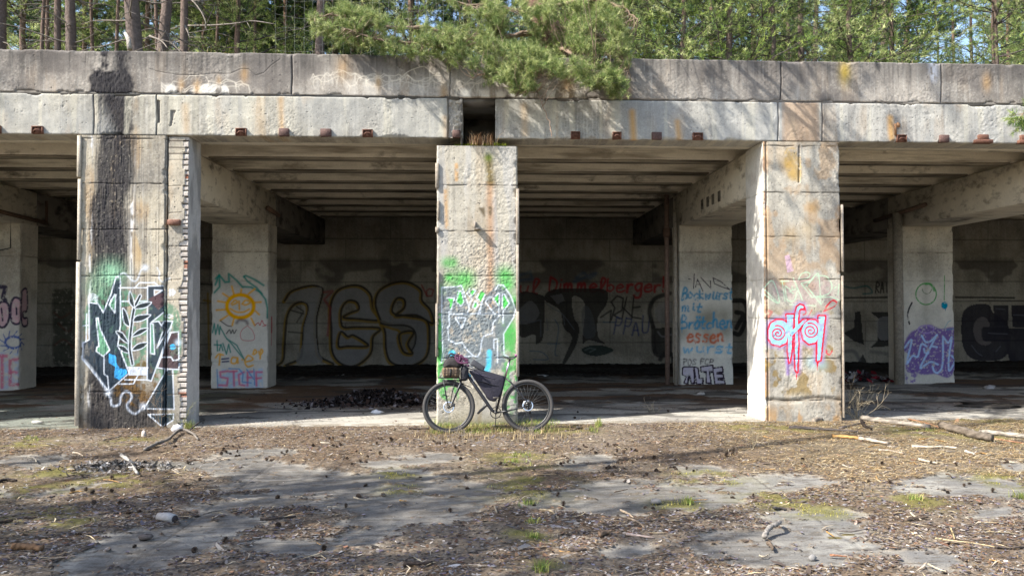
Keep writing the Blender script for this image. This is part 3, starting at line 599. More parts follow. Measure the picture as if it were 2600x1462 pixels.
for z_ in (3.6, 3.2, 2.7, 2.2, 1.9, 1.2, .8, .5): c.line([(0, z_), (w_-.1, z_+.01)], .012, C(.2, .15, .1), .006, .6, dep=.006)
c.mix(((c.V > 4.0) & ~side & ~tooth)*(1-ss(bk, .08, .16)*ss(-bk, -.96, -.88)), C(.12, .1, .08))
h = c.h; X = px0+np.minimum(c.U, w_)+np.where(side, h, 0); Y = .025+np.where(side, c.U-w_, 0)-np.where(side, 0, h)
pier = mk('brick_pier', np.stack([X, Y, c.V], -1).reshape(-1, 3), gridf(len(vs), len(us)), M['conc'], hall, c.col)
tag(pier, 'narrow plastered brick pier joined to the right of the tar stained column')
mb = MB(); mb.dc = (.20, .10, .07); a = inv(442, 566, 'y', 0); mb.box(a.x-.09, a.x+.09, -.03, .06, a.z-.03, a.z+.05, bev=.008); mb.build('rusty_plate', M['rust'], pier).data

# ---------------------------------------------------------------- roof edge: lintel course and parapet course
def course(name, xa, xb, z0, z1, path_dep, top, paint, seed, du, label=None, **kw):
    us = axis(xa, xb, du); nf = axis(z0, z1, .009)
    lo = z0-axis(0, path_dep, .03)[1:][::-1]; hi = z1+axis(0, top, .03)[1:] if top else np.array([])
    vs = np.concatenate([lo, nf, hi]); c = Cv(us, vs, kw.pop('light', (.5, .46, .38)), (0, 0), ('y', 0)); weather(c, seed, **kw)
    for e in (z0, z1):
        d = np.abs(c.V-e); ch = fbm(c.U*5+e*5, c.V*0+2, 4, seed+int(e*10)); c.h -= (.012+.03*ss(ch, .55, .8))*np.exp(-(d/(.012+.022*ss(ch, .55, .8)))**2)
    c.wear = None; paint(c)
    by = np.where(vs < z0, z0-vs, np.where(vs > z1, vs-z1, 0)); bz = np.clip(vs, z0, z1)
    ny = np.where((vs >= z0-1e-6) & (vs <= z1+1e-6), -1., 0); nz = np.where(vs < z0-1e-6, -1., np.where(vs > z1+1e-6, 1., 0))
    for e, s_ in ((z0, -1), (z1, 1)): k = np.argmin(abs(vs-e)); ny[k] = -.7; nz[k] = .7*s_
    Y = by[:, None]+ny[:, None]*c.h; Zz = bz[:, None]+nz[:, None]*c.h
    V = np.stack([c.U, Y, Zz], -1)
    L0 = V[:, :1].copy(); L0[..., 1] = path_dep; R0 = V[:, -1:].copy(); R0[..., 1] = path_dep   # end returns
    V = np.concatenate([L0, V, R0], 1); cc = np.concatenate([c.col[:, :1], c.col, c.col[:, -1:]], 1)
    o = mk(name, V.reshape(-1, 3), gridf(*V.shape[:2]), M['conc'], hall, cc)
    if label: tag(o, label)
    return o
P_ = lambda px, py: (lambda q: (q.x, q.z))(inv(px, py, 'y', 0))
def tarL(c):
    U, V = c.U, c.V; a0, a1 = P_(233, 250)[0], P_(330, 250)[0]
    wob = (fbm(V*5, U*1.0, 4, 8)-.5)*.28; m = ss(U+wob, a0-.03, a0+.05)*ss(-(U+wob), -a1-.03, -a1+.04)
    m = np.maximum(m*ss(fbm(U*9, V*9, 3, 3)+ss(5.45-V, 0, .45), .4, .7), np.exp(-((U-P_(305, 150)[0])/.12)**2)*1.0)
    c.mix(m*(.84+.25*fbm(U*60, V*20, 2, 3)), C(.033, .031, .034)); c.h += m*(fbm(U*55, V*20, 3, 27)-.4)*.014
def par(c):
    U, V = c.U, c.V
    c.mix(ss(V+(fbm(U*1.5, V*2, 4, 3)-.5)*.5, 5.15, 5.6)*.6, C(.10, .092, .085)); c.mix(ss(fbm(U*.9, V*1.4, 4, 14), .5, .62)*.55, C(.13, .115, .105))
    c.mix(ss(fbm(U*22, V*1.2, 3, 15), .52, .68)*ss(V, 5.1, 5.5)*.5, C(.07, .065, .06))
    tarL(c)
    r = np.random.default_rng(4)
    # lime veins, drips and rust
    for (pa, pb, top, n, dr) in ((410, 620, 212, 3, 26), (795, 960, 195, 3, 14), (930, 1110, 205, 4, 14), (1160, 1480, 215, 4, 25)):
        for k in range(n):
            x = pa; y = top+r.uniform(-14, 16); pts = [(x, y)]
            while x < pb: x += r.uniform(4, 16); y += r.normal(0, 6)+(top-y)*.12; pts.append((x, min(y, 245)))
            c.line([P_(*p) for p in pts], .011, C(.66, .60, .50), .007, .75)
            for p in pts[::3]: c.line([P_(*p), P_(p[0]+r.normal(0, 4), p[1]+r.uniform(8, 25))], .012, C(.66, .60, .50), .01, .6)
        m = ss(fbm(U*9, V*3, 3, int(pa)), .46, .6)*ss(U, P_(pa, 200)[0]-.05, P_(pa, 200)[0]+.15)*ss(-U, -P_(pb, 200)[0]-.05, -P_(pb, 200)[0]+.15)*ss(-V, -P_(500, top-3)[1], -P_(500, top+10)[1])*ss(V, 4.9, 5.0)
        c.mix(m*(.75 if pa in (410, 1160) else .22), C(.78, .75, .68))
    for x, y, rr, o in ((500, 225, .06, .7), (460, 215, .05, .5), (960, 210, .05, .6), (1127, 235, .06, .5), (555, 205, .04, .4), (620, 190, .06, .5), (2145, 185, .09, .9), (1440, 215, .12, .5), (1590, 230, .07, .5), (2505, 210, .07, .5), (870, 175, .1, .4)):
        q = P_(x, y); c.mix(np.exp(-((U-q[0])/rr)**2-((V-q[1])/(rr*2))**2)*o, C(.52, .31, .12) if x != 2145 else C(.42, .30, .06))
    for (x, y0, y1) in ((741, 140, 246), (1983, 158, 256), (2390, 165, 262), (1143, 150, 250)):
        c.line([P_(x, y0-6), P_(x+1, (y0+y1)/2), P_(x-1, y1)], .018, C(.035, .03, .03), .006, .9 if x != 1143 else .3, dep=.02)
    for p, q, w_ in ((373, 150, .012), (383, 200, .012)): pass
    c.line([P_(*a) for a in ((380, 175), (400, 182), (450, 190), (500, 191), (540, 187), (585, 187), (610, 176), (632, 176), (650, 192), (670, 185), (690, 165), (712, 150))], .008, C(.07, .06, .055), .005, .7, dep=.006)
    c.mix(np.exp(-((U-P_(2370, 190)[0])/.07)**2)*ss(V, 5.25, 5.4)*ss(fbm(U*20, V*8, 3, 4), .35, .5)*.9, C(.55, .56, .6))
parapet = course('parapet', -12.4, 14.6, ZJ+.004, ZT, .03, .35, par, 101, .0092, 'dark weathered upper course along the roof edge', light=(.40, .36, .31), dark=(.20, .18, .16), streak=.4, rust=.15)
def lin(c):
    U, V = c.U, c.V; tarL(c)
    c.mix(ss(fbm(U*1.2, V*.3, 3, 44), .42, .6)*.5, C(.40, .40, .38)); c.mix(ss(fbm(U*9, V*.5, 3, 45), .55, .7)*.4, C(.62, .58, .46))
    for x in (237, 397, 1137, 1975, 2087):
        dx = 2
        c.line([P_(x, 240 if x < 1000 else 250), P_(x+dx, 300), P_(x, 350 if x < 1200 else 368)], .016, C(.06, .05, .05), .006, .85, dep=.02)
    for x in (1980, 2010, 2040, 2070): c.mix(np.exp(-((U-P_(x, 300)[0])/.11)**4)*.30*(U > P_(1984, 300)[0])*(U < P_(2080, 300)[0]), C(.36, .22, .13))
    a, b = P_(1998, 300)[0], P_(2068, 300)[0]; c.mix(ss(U, a-.1, a)*ss(-U, -b-.1, -b)*.5, C(.42, .27, .15))
    for x, y0, y1, ww, o in ((712, 255, 345, .07, .5), (1605, 285, 355, .09, .9), (1720, 310, 350, .08, .8), (2260, 300, 350, .08, .9), (1330, 270, 340, .1, .35), (1130, 300, 350, .08, .4), (470, 270, 330, .1, .35)):
        c.line([P_(x, y0), P_(x+4, y1)], ww, C(.52, .31, .12), .05, o)
    if U.min() < -5: 
        c.poly([P_(*a) for a in ((398, 254), (406, 256), (406, 312), (398, 312))], C(.2, .18, .16), .8, dep=.03); c.poly([P_(*a) for a in ((433, 280), (447, 280), (440, 300), (436, 320), (430, 322), (434, 300))], C(.2, .18, .16), .8, dep=.015)
    m = ss(-np.abs(U-P_(1156, 300)[0]), -.13, -.09); c.h += m*(fbm(U*14, V*12, 3, 8)-.8)*.10; c.mix(m*.4, C(.30, .26, .22))
HX0, HX1, HZ1 = P_(1174, 310)[0], P_(1258, 310)[0], 4.95
course('lintel', -12.4, HX0, ZL, ZJ-.004, .42, 0, lin, 111, .0092, 'pale grey lintel course left of the dark opening', light=(.47, .44, .365), dark=(.24, .225, .195), streak=.5, rust=.35)
course('lintel', HX1, 14.6, ZL, ZJ-.004, .42, 0, lin, 121, .0092, 'cool grey lintel course right of the dark opening', light=(.46, .44, .39), dark=(.25, .24, .225), streak=.45, rust=.25)
# void behind the opening above the centre column
mb = MB(); t_ = .03
for b in ((HX0-.03, HX0-.004, .02, 1.2, ZL-.2, ZJ+.01), (HX1+.004, HX1+.03, .02, 1.2, ZL-.2, ZJ+.01), (HX0, HX1, 1.15, 1.18, ZL-.2, ZJ), (HX0, HX1, .06, 1.2, ZJ-.06, ZJ+.02)): mb.box(*b)
o = mb.build('opening_box', M['dark_conc'], hall); tag(o, 'dark square opening above the centre column')
mb = MB(); mb.box(HX0+.08, HX0+.42, .7, .76, ZL-.1, ZL+.22, .004); mb.build('concrete_block', M['dark_conc'], o)
# joint mortar band behind both courses
mb = MB(); mb.box(-12.4, HX0-.05, .012, .3, ZJ-.03, ZJ+.03); mb.box(HX1+.05, 14.6, .012, .3, ZJ-.03, ZJ+.03); o = mb.build('joint', M['dark_conc'], hall)
# crumbling cap on the centre column
# ---------------------------------------------------------------- rusty brackets under the lintel
def bracket(px, py, w_=26, kind=0):
    q = inv(px, py, 'y', 0); s_ = 11.5/F; hw = w_*s_/2; mb = MB(); hh = .055
    z0 = ZL+.008
    if kind == 2:
        mb.box(q.x-hw*.55, q.x+hw*.55, -.05, .05, z0+.04, z0+.125, bev=.006); mb.box(q.x-hw, q.x+hw, -.06, .05, z0-.01, z0+.045, bev=.006)
    elif kind == 1:   # open channel with a bent bar
        mb.box(q.x-hw, q.x+hw, -.014, .05, z0, z0+.11); mb.box(q.x-hw, q.x-hw+.012, -.035, -.013, z0, z0+.11); mb.box(q.x+hw-.012, q.x+hw, -.035, -.013, z0, z0+.11); mb.box(q.x-hw, q.x+hw, -.036, -.013, z0+.1, z0+.112)
        mb.tube([(q.x-hw*.7, -.03, z0+.03), (q.x-hw*.3, -.035, z0+.06), (q.x+hw*.3, -.035, z0+.06), (q.x+hw*.7, -.03, z0+.03)], .009)
    else: mb.box(q.x-hw, q.x+hw, -.04, .05, z0, z0+.115, bev=.006)
    o = mb.build('bracket', M['rust'], hall, smooth_=False)
    me = o.data; n = len(me.vertices); cl = np.ones((n, 4), np.float32); cl[:, :3] = (.16, .075, .05) if kind != 0 else (.11, .065, .055); me.color_attributes['Col'].data.foreach_set('color', cl.ravel())
for a in ((-2, 325, 12, 1), (97, 325, 27, 1), (613, 337, 27, 1), (722, 341, 25, 0), (828, 342, 27, 0), (934, 343, 26, 1), (1159, 352, 20, 0), (1461, 352, 24, 1), (1566, 353, 23, 1), (1667, 354, 26, 0), (1771, 353, 27, 1), (2288, 353, 26, 1), (2396, 354, 25, 0), (2494, 356, 49, 2), (2596, 356, 30, 2)): bracket(*a)
mb = MB(); mb.dc = (.30, .16, .08); q = inv(2280, 318, 'y', 0); mb.blob((q.x, .0, q.z), (.04, .03, .045), 8, .1); mb.box(q.x-.06, q.x-.03, -.02, .03, q.z-.16, q.z+.02); o = mb.build('pipe_stub', M['rust'], hall)

# ---------------------------------------------------------------- metal angles and flanges on the column edges
def strip(px, pa, pb, wpx, yy=-.03, dep=.05, colr=(.30, .24, .19), z=None):
    a, b = inv(px, pa, 'y', 0), inv(px, pb, 'y', 0); w_ = wpx*.0058; mb = MB()
    zz = np.linspace(b.z, a.z, 8); mb.box(a.x-w_/2, a.x+w_/2, yy, yy+dep, b.z, a.z, bev=.004)
    o = mb.build('edge_strip', M['rust'], hall, False); n = len(o.data.vertices); cl = np.ones((n, 4), np.float32); cl[:, :3] = colr; o.data.color_attributes['Col'].data.foreach_set('color', cl.ravel())
for a in ((1110, 415, 478, 9), (1113, 510, 558, 6), (1110, 577, 590, 9), (1113, 690, 770, 5), (1109, 770, 905, 6), (1314, 480, 620, 8), (1314, 622, 790, 7), (1314, 790, 955, 8), (203, 345, 450, 9), (204, 455, 660, 8), (201, 665, 1080, 10),
          (2137, 520, 690, 5), (2138, 700, 1060, 4)):
    strip(*a, colr=(.34, .29, .23) if a[0] > 1000 else (.46, .41, .33))
mb = MB(); mb.dc = (.28, .24, .2); q = inv(1212, 580, 'y', 0); mb.box(q.x-.045, q.x-.02, -.10, .02, q.z-.01, q.z+.10); mb.box(q.x-.045, q.x+.05, -.10, .02, q.z-.02, q.z-.005); mb.build('wall_hook', M['rust'], hall, False)

# ---------------------------------------------------------------- ceiling ribs, slab, cross beams, back wall
def pbox(name, x0, x1, y0, y1, z0, z1, m, par=hall, seg=.12, lab=None):
    """box cut into a grid so its faces can be slightly uneven"""
    mb = MB(); mb.box(x0, x1, y0, y1, z0, z1, bev=.02); o = mb.build(name, m, par, False)
    if lab: tag(o, lab)
    return o
ys = [1.7586-.16+1.229*k for k in range(0, 8)]
for k, y in enumerate([.43+.0]+ys):
    if k == 0:
        for a, b in ((-16.5, HX0-.04), (HX1+.04, 19.1)): pbox('ceiling_rib', a, b, y+.006, y+.28, ZL+.012, ZL+.55, M['inner'])
    else:
        pbox('ceiling_rib', -16.5, 19.1, y, y+.30, ZL+.004*(k % 3), ZL+.55, M['inner'])
        for j, xa in enumerate((XK0+CW, XL1, XM1, XR1, XQ0+CW)): pbox('soffit_strip', xa+.02, (XL0, XM0, XR0, XQ0, 19.0)[j]-.02, y+.012, y+.288, ZL-.012+.004*(k % 3), ZL-.004+.004*(k % 3)+.006, M['soffit'])  # thin strips of darker, streaked colour laid under each rib
pbox('ceiling_slab', -16.5, 19.1, 1.24, D3+.3, ZL+.34, ZL+.50, M['inner'])
for a, b in ((-16.5, HX0-.04), (HX1+.04, 19.1)): pbox('ceiling_slab', a, b, .5, 1.235, ZL+.34, ZL+.50, M['inner'])
for x0 in (XK0, XL0, XM0, XR0, XQ0):
    pbox('cross_beam', x0+.02, x0+CW-.02, .78, D2+.62, ZB+.006, ZL-.003, M['inner']); pbox('cross_beam', x0+.03, x0+CW-.01, D2+.64, D3+.05, ZB-.0+.02, ZL-.004, M['dark_conc'])
# side ends so the interior is enclosed
for x in (-16.6, 19.0): pbox('end_wall', x, x+.3, -.0, D3+.3, 0, ZL+.5, M['inner'])
us = axis(-16.6, 19.2, .024); vs = axis(0, ZL+.4, .022)
c = Cv(us, vs, (.42, .39, .335), (0, 0), ('y', D3)); weather(c, 140, dark=(.22, .20, .17), streak=.2, rust=.05, pits=.3, rough=0)
for k, z_ in enumerate((3.78, 3.12, 2.5, 1.9, 1.3, .7)):
    c.line([(-16.5, z_), (19, z_+.02)], .03, C(.08, .075, .07), .015, .6, dep=.015)
    for x in np.arange(-16+(k % 2)*1.3, 19, 2.6): c.line([(x, z_), (x+.01, z_+.62)], .02, C(.09, .085, .075), .01, .6, dep=.012)
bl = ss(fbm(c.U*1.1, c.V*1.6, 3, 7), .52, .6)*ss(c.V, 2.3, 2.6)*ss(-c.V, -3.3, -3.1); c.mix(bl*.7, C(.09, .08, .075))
basewall = c.col.copy()
SV = C(.30, .30, .32); YL = C(.34, .20, .01); BK = C(.012, .012, .016)
Z = (480, 660, 3.294); T = lambda t: c.T(t, Z)
def ol(t, fill, cl=True):
    if fill is not None: c.poly(T(t), fill, .8, curve=True)
    c.line([(a-.03, b-.03) for a, b in T(t)], .10, YL, .02, .9, True, cl); c.line(T(t), .06, BK, .012, .95, True, cl)
ol('800,340 860,260 1010,215 1090,225 1120,260 1085,400 1065,520 1075,720 1100,810 1200,880 820,885 920,830 945,760 960,560 995,440 990,370 940,350 870,380 820,480 800,700 790,830 740,880', None, False)
c.poly(T('830,330 900,260 1080,225 1110,270 1060,500 1075,740 1110,850 900,860 950,700 960,560 1000,400 950,345'), SV, .7, curve=True)
ol('1190,560 1185,380 1240,260 1340,215 1440,220 1520,290 1540,400 1600,500 1400,490 1290,480 1350,440 1420,410 1400,350 1330,340 1280,400 1270,480 1290,560 1400,560 1600,570 1540,640 1520,780 1400,880 1280,870 1200,770', SV)
ol('1560,370 1590,260 1700,195 1830,185 1940,250 1950,340 2020,420 2040,530 1900,460 1730,465 1800,400 1800,330 1740,320 1700,400 1720,450 1850,470 1980,500 2010,600 1990,800 1850,885 1700,860 1650,760 1640,600 1600,500', SV)
c.poly(T('1600,500 1700,530 1850,545 1900,620 1880,720 1850,760 1790,740 1760,620 1700,575 1640,560'), C(.20, .185, .16), .85, curve=True); c.line(T('1600,545 1700,575 1760,600 1770,700 1800,770 1870,775'), .07, YL, .02, .9, True); c.line(T('1600,530 1680,545 1820,550 1890,600 1890,700 1850,775'), .05, BK, .012, .9, True)
ol('1270,600 1330,640 1380,630 1500,715 1330,720 1250,720', None)
ol('1760,620 1790,760 1870,780 1830,700 1880,600', None)
c.line(T('1130,270 1200,260 1130,330 1180,400 1160,630'), .07, C(.3, .03, .04), .03, .7)
for t in ('1945,210 1990,300', '1985,260 2010,240 2045,250 2030,300 1990,300 1985,260'): c.line(T(t), .05, C(.32, .03, .04), .02, .8)
for t in ('850,420 960,450', '900,520 960,430 900,390', '830,600 950,610'): c.line(T(t), .04, BK, .015, .8)
Z = (1300, 660, 3.294)
a = T('-45,275'); b = T('235,190'); word(c, 'aul', a[0][0], a[0][1], b[0][0], .42, C(.36, .02, .03), .06, .85)
a = T('305,265'); b = T('1290,175'); word(c, 'Dimmelberger!', a[0][0], a[0][1], b[0][0], .40, C(.40, .02, .03), .065, .9)
BLU = C(.02, .10, .22)
c.line(T('60,130 150,100 170,160 60,170'), .08, BLU, .06, .6); c.line(T('540,150 600,110 650,150 700,110 520,180'), .08, BLU, .06, .6, True)
for t, f in (('50,290 240,290 270,350 260,640 200,700 190,620 60,630', BK), ('270,330 330,250 520,240 780,250 790,370 720,480 720,640 780,700 640,670 590,700 600,560 610,380 560,310 500,320 520,480 560,560 540,700 450,860 420,860 470,740 500,640 430,560 400,420', BK)):
    c.poly(T(t), f, .9, curve=True)
c.poly(T('60,420 160,340 230,440 170,520 60,530'), SV, .5, curve=True); c.poly(T('320,300 420,280 440,340 380,370'), SV, .5)
c.poly(T('590,400 660,420 700,620 600,640'), C(.12, .13, .15), .6, curve=True)
c.poly(T('580,750 650,715 760,715 850,755 740,800 640,795'), C(.01, .03, .03), .95, curve=True); c.line(T('610,755 650,735 700,745 650,770'), .03, C(.2, .25, .25), .01, .7)
for t in ('280,360 350,410 420,450 520,580', '430,470 440,540', '90,460 150,520 230,500', '290,490 300,580 280,580', '360,500 390,560 380,650 360,780 380,800', '300,700 400,700', '150,760 250,770 300,830 180,830', '760,520 860,520', '240,500 240,640'): c.line(T(t), .03, C(.16, .18, .22) if t[0] in '249' else BLU, .012, .7, True)
for t in ('830,500 860,400 830,350 880,300 930,320 920,420 850,460 900,490', '960,310 920,490', '930,400 1010,480', '1020,300 1000,490', '1010,400 1070,390', '1020,480 1080,490', '740,480 830,420 820,520'): c.line(T(t), .05, BK, .015, .9)
a = T('840,620')[0]; b = T('1160,520')[0]; word(c, 'PPAU', a[0], a[1], b[0], .5, C(.03, .05, .18), .05, .8)
for t in ('1180,560 1150,420 1200,320 1320,280', '1180,560 1200,780 1340,790', '1240,830 1280,780 1340,800 1340,880 1260,880'): c.line(T(t), .13, BK, .03, .9, True)
c.poly(T('1190,570 1340,560 1340,790 1180,780'), BK, .9); c.poly(T('1200,420 1260,350 1340,360 1340,520 1230,520'), SV, .5, curve=True); c.line(T('1220,600 1260,640 1340,620'), .05, SV, .02, .6, True)
Z = (1850, 660, 3.019)
for t in ('40,310 120,320 140,420 90,560 40,560', '60,400 110,420 60,520'): c.line(T(t), .14, BK, .02, .95, True)
c.line(T('880,200 960,215 1060,200 1100,250 1030,260'), .05, C(.0, .12, .13), .02, .8, True); a = T('1120,250')[0]; b = T('1240,200')[0]; word(c, 'RAV', a[0], a[1], b[0], .3, BK, .04)
c.line(T('880,290 1230,285'), .05, BK, .01); c.line(T('1740,285 2190,290'), .05, BK, .01); c.line(T('1920,310 2260,312'), .03, BK, .01)
c.poly(T('880,560 960,520 970,400 1010,390 1030,600 1040,650 960,620'), BK, .95); c.poly(T('1090,400 1230,400 1230,660 1090,670 1140,620 1150,450'), BK, .95); c.poly(T('960,830 1030,720 1080,830'), BK, .95)
c.poly(T('1140,460 1230,440 1230,600 1150,600'), SV, .6, curve=True); c.line(T('880,700 960,700 1000,760'), .12, C(.1, .1, .12), .05, .7, True); c.line(T('1090,700 1230,720'), .1, C(.1, .1, .12), .05, .6)
NV = C(.010, .010, .028)
Z = (2220, 680, 4.53)
c.poly(T('1000,640 1040,480 1180,415 1320,430 1370,520 1530,640 1560,900 1480,1040 1300,1070 1120,1040 1020,900'), NV, .96, curve=True); c.poly(T('1370,430 1540,430 1540,660 1380,660'), NV, .96); c.poly(T('1575,430 1760,430 1760,690 1590,680'), NV, .96); c.poly(T('1250,680 1780,700 1780,1080 1560,1080 1500,850 1250,830'), NV, .96)
c.poly(T('1150,640 1210,570 1290,580 1330,670 1240,690 1250,830 1350,850 1290,890 1190,860 1140,740'), C(.16, .14, .15), .9, curve=True)
for t in ('1120,890 1180,970 1240,1010', '1400,960 1450,900', '1310,750 1530,760', '1600,540 1720,545', '1400,470 1500,475'): c.line(T(t), .025, C(.14, .15, .2), .01, .8, True)
Z = (0, 600, 2.9)
c.poly(T('385,420 450,390 540,400 560,600 555,900 400,940 390,700'), C(.02, .03, .02), .8, .3, curve=True)
for t in ('400,560 450,600 520,560', '430,640 500,700 550,640', '400,800 470,760 540,820'): c.line(T(t), .05, C(.14, .03, .02), .03, .6, True)
for t in ('1530,420 1540,900', '1470,350 1570,355', '1500,470 1560,480'): c.line(T(t), .06, YL if t[1] == '5' else BK, .02, .8)
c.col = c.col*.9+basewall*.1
V = np.stack([c.U, D3-c.h, c.V], -1)
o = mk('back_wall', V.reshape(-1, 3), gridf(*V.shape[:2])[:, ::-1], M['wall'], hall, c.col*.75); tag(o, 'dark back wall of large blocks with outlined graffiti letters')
pbox('roof_slab', -16.6, 19.2, .32, D3+.5, ZL+.56, ZT-.12, M['dark_conc'])
# ---- pipes and small fittings inside
def pipe(pts, r, par=hall, name='pipe', m='rust', col=(.09, .055, .04)):
    mb = MB(); mb.tube(pts, r, 8, col); return mb.build(name, M[m], par)
b = inv(1690, 620, 'y', D2-.05)
pipe([(XR0-.25, D2+.1, .0), (XR0-.25, D2+.1, ZL-.05)], .055, name='drain_pipe', col=(.16, .11, .09)); pipe([(XR0-.25, D2+.1, ZL-1.0), (XR0-.25, D2+.1, ZL-.8)], .085, name='pipe_collar')
pipe([(XR0-.09, D2-.02, .0), (XR0-.09, D2-.02, ZB+.3)], .045, name='conduit', col=(.30, .27, .23))
pipe([(XL1+.05, D2-.35, ZB+.32), (XL1+.06, D2+.45, ZB+.26)], .05, col=(.16, .1, .07)); pipe([(XQ0-.12, D2-1.2, ZB+.35), (XQ0-.10, D2+1.0, ZB+.25)], .05, col=(.12, .08, .06)); pipe([(XQ0-.14, D2-.1, .0), (XQ0-.14, D2-.1, ZB+.3)], .11, name='conduit', col=(.24, .215, .18))
pipe([(XK0+CW+.04, D2-1.6, ZB+.2), (XK0+CW+.08, D2+.8, ZB+.1)], .045, col=(.12, .075, .05)); pipe([(XK0+CW+.08, D2+.8, ZB+.1), (XK0+CW+.08, D2+.8, ZB+.6)], .03)
pipe([(XK0+CW+.03, D2-.4, ZB+.1), (XK0+CW+.03, D2-.4, ZB-.55), (XK0+CW-.5, D2-.06, ZB-.6), (XK0+CW-.72, D2-.06, ZB-.75), (XK0+CW-.72, D2-.06, 1.2)], .014, name='cable', col=(.02, .02, .02))
for i, x in enumerate((.35, .75, 1.1, 1.5)):
    mb = MB(); mb.box(XR0-.012+.02, XR0+.05, D2-1.6-x*1.0, D2-1.45-x*1.0, ZB+.14+.0*i, ZB+.34, bev=.01); mb.build('dark_slot_block', M['dark_conc'], hall, False)  # solid blocks coloured dark to stand for the shade inside beam slots
# ================================================================== ground
G_ = lambda px, py, z=0: (lambda q: (q.x, q.y))(inv(px, py, 'z', z))
BARE = ['150,1462 230,1385 300,1350 420,1335 560,1300 660,1325 640,1345 560,1380 720,1370 850,1375 840,1400 700,1410 560,1400 420,1440 330,1462', '60,1260 0,1235 0,1270 120,1250 260,1225 170,1265', '300,1185 480,1170 620,1160 760,1180 900,1205 1010,1190 1150,1215 1250,1240 1260,1280 1130,1330 1030,1330 960,1390 900,1400 850,1330 900,1310 700,1290 560,1300 480,1290 560,1265 700,1250 500,1240 620,1225 460,1195',
        '920,1175 1010,1160 1130,1150 1180,1165 1050,1180 950,1190', '1330,1275 1440,1245 1560,1220 1640,1215 1760,1230 1880,1215 2000,1205 2150,1225 2050,1240 1900,1260 1880,1285 1700,1300 1560,1310 1460,1300 1350,1290', '1410,1185 1460,1160 1560,1160 1560,1185 1480,1200', '1700,1195 1790,1180 1850,1200 1760,1215',
        '2250,1230 2400,1205 2550,1220 2600,1215 2600,1265 2450,1262 2300,1255', '1740,1390 1850,1350 1990,1340 1930,1310 2050,1295 2200,1300 2180,1330 2230,1380 2200,1410 2130,1440 1980,1445 1850,1420', '2260,1410 2330,1395 2420,1400 2440,1435 2350,1450 2290,1430', '2430,1305 2500,1290 2600,1285 2600,1310 2480,1315', '0,1165 120,1155 180,1170 80,1190 0,1195', '540,1150 700,1138 760,1150 640,1165', '2540,1180 2600,1170 2600,1200 2560,1195', '1540,1390 1640,1385 1660,1410 1560,1420', '1460,1270 1540,1255 1560,1280 1480,1290']
class BareMap:
    def __init__(s):
        s.x0, s.y0, s.d = -10, -9, .03; s.m = np.zeros((320, 680))
        c = Cv(s.x0+np.arange(680)*s.d, s.y0+np.arange(320)*s.d, (0, 0, 0), (0, 0), ('z', 0))
        for t in BARE:
            p = [G_(*map(float, a.split(','))) for a in t.split()]; c.poly(p, (1, 1, 1), 1, curve=True)
        m = c.col[..., 0]
        for _ in range(14): m = (m+np.roll(m, 1, 0)+np.roll(m, -1, 0)+np.roll(m, 1, 1)+np.roll(m, -1, 1))/5
        # beyond the traced part: noise patches
        out = (c.V < -6.7); m = np.where(out, ss(fbm(c.U*.6, c.V*1.0, 4, 3), .5, .6), m); s.m = m
    def __call__(s, X, Y):
        i = np.clip((X-s.x0)/s.d, 0, 678.9); j = np.clip((Y-s.y0)/s.d, 0, 318.9); a = i.astype(int); b = j.astype(int); fa, fb = i-a, j-b
        v = (s.m[b, a]*(1-fa)+s.m[b, a+1]*fa)*(1-fb)+(s.m[b+1, a]*(1-fa)+s.m[b+1, a+1]*fa)*fb
        e = fbm(X*3.5, Y*6, 4, 5)-.5; e2 = fbm(X*14, Y*18, 3, 6)-.5
        e3 = fbm(X*5+9, Y*22, 3, 7)-.5; return ss(v+e*1.7+e2*1.2+e3*1.1, .33, .58)*ss(v, .01, .2)
bare = BareMap()
MOSS = [(2000, 1092, .5), (1880, 1085, .35), (300, 1210, .35), (330, 1225, .3), (150, 1205, .3), (1300, 1080, .4), (1180, 1080, .35), (1240, 1090, .35), (1310, 1165, .3), (1310, 1190, .3), (1330, 1245, .3), (60, 1130, .3), (330, 1122, .25), (1990, 1275, .3), (2340, 1100, .5), (2500, 1110, .5), (2500, 1070, .4), (1800, 1215, .3), (1730, 1285, .2), (1350, 1230, .3), (2080, 1300, .2), (1000, 1205, .2), (260, 1215, .3), (1450, 1095, .3), (2560, 1220, .3), (2320, 1275, .25), (80, 1250, .25), (1020, 1245, .15), (1320, 1360, .1), (1360, 1370, .1), (1380, 1440, .1), (170, 1330, .2), (100, 1310, .2)]
MOSSW = [(*G_(a, b), r*1.35) for a, b, r in MOSS]
def mossf(X, Y):
    m = 0*X
    for x, y, r in MOSSW: m = np.maximum(m, np.exp(-((X-x)/r)**2-((Y-y)/(r*1.0))**2))
    return m*ss(fbm(X*5, Y*8, 4, 15), .38, .58)
def gz(X, Y):
    b = bare(X, Y); z = (1-b)*(.006+.02*fbm(X*4, Y*5, 3, 31)) + .012*(fbm(X*.8, Y*.8, 2, 30)-.5)
    return z*1.0
us = axis(-10, 10.5, .0165); vs = np.concatenate([axis(-8.5, -4, .0125), axis(-4, .02, .0145)[1:]])
c = Cv(us, vs, (.20, .192, .175), (0, 0), ('z', 0)); U, V = c.U, c.V
n = fbm(U*.9, V*1.2, 5, 41); c.mix(ss(n, .42, .66)*.6, C(.135, .13, .125)); c.mix(ss(fbm(U*2.5, V*3.5, 4, 42), .55, .7)*.5, C(.36, .345, .30))
g = fbm(U*40, V*40, 3, 43); c.mix(ss(g, .6, .8)*.4, C(.10, .095, .09))
b = bare(U, V); lit = 1-b
bp = fbm(U*1.6, V*2.2, 4, 51); base = C(.115, .082, .055)*(1-ss(bp, .35, .65))[..., None]+C(.17, .135, .10)*ss(bp, .35, .65)[..., None]
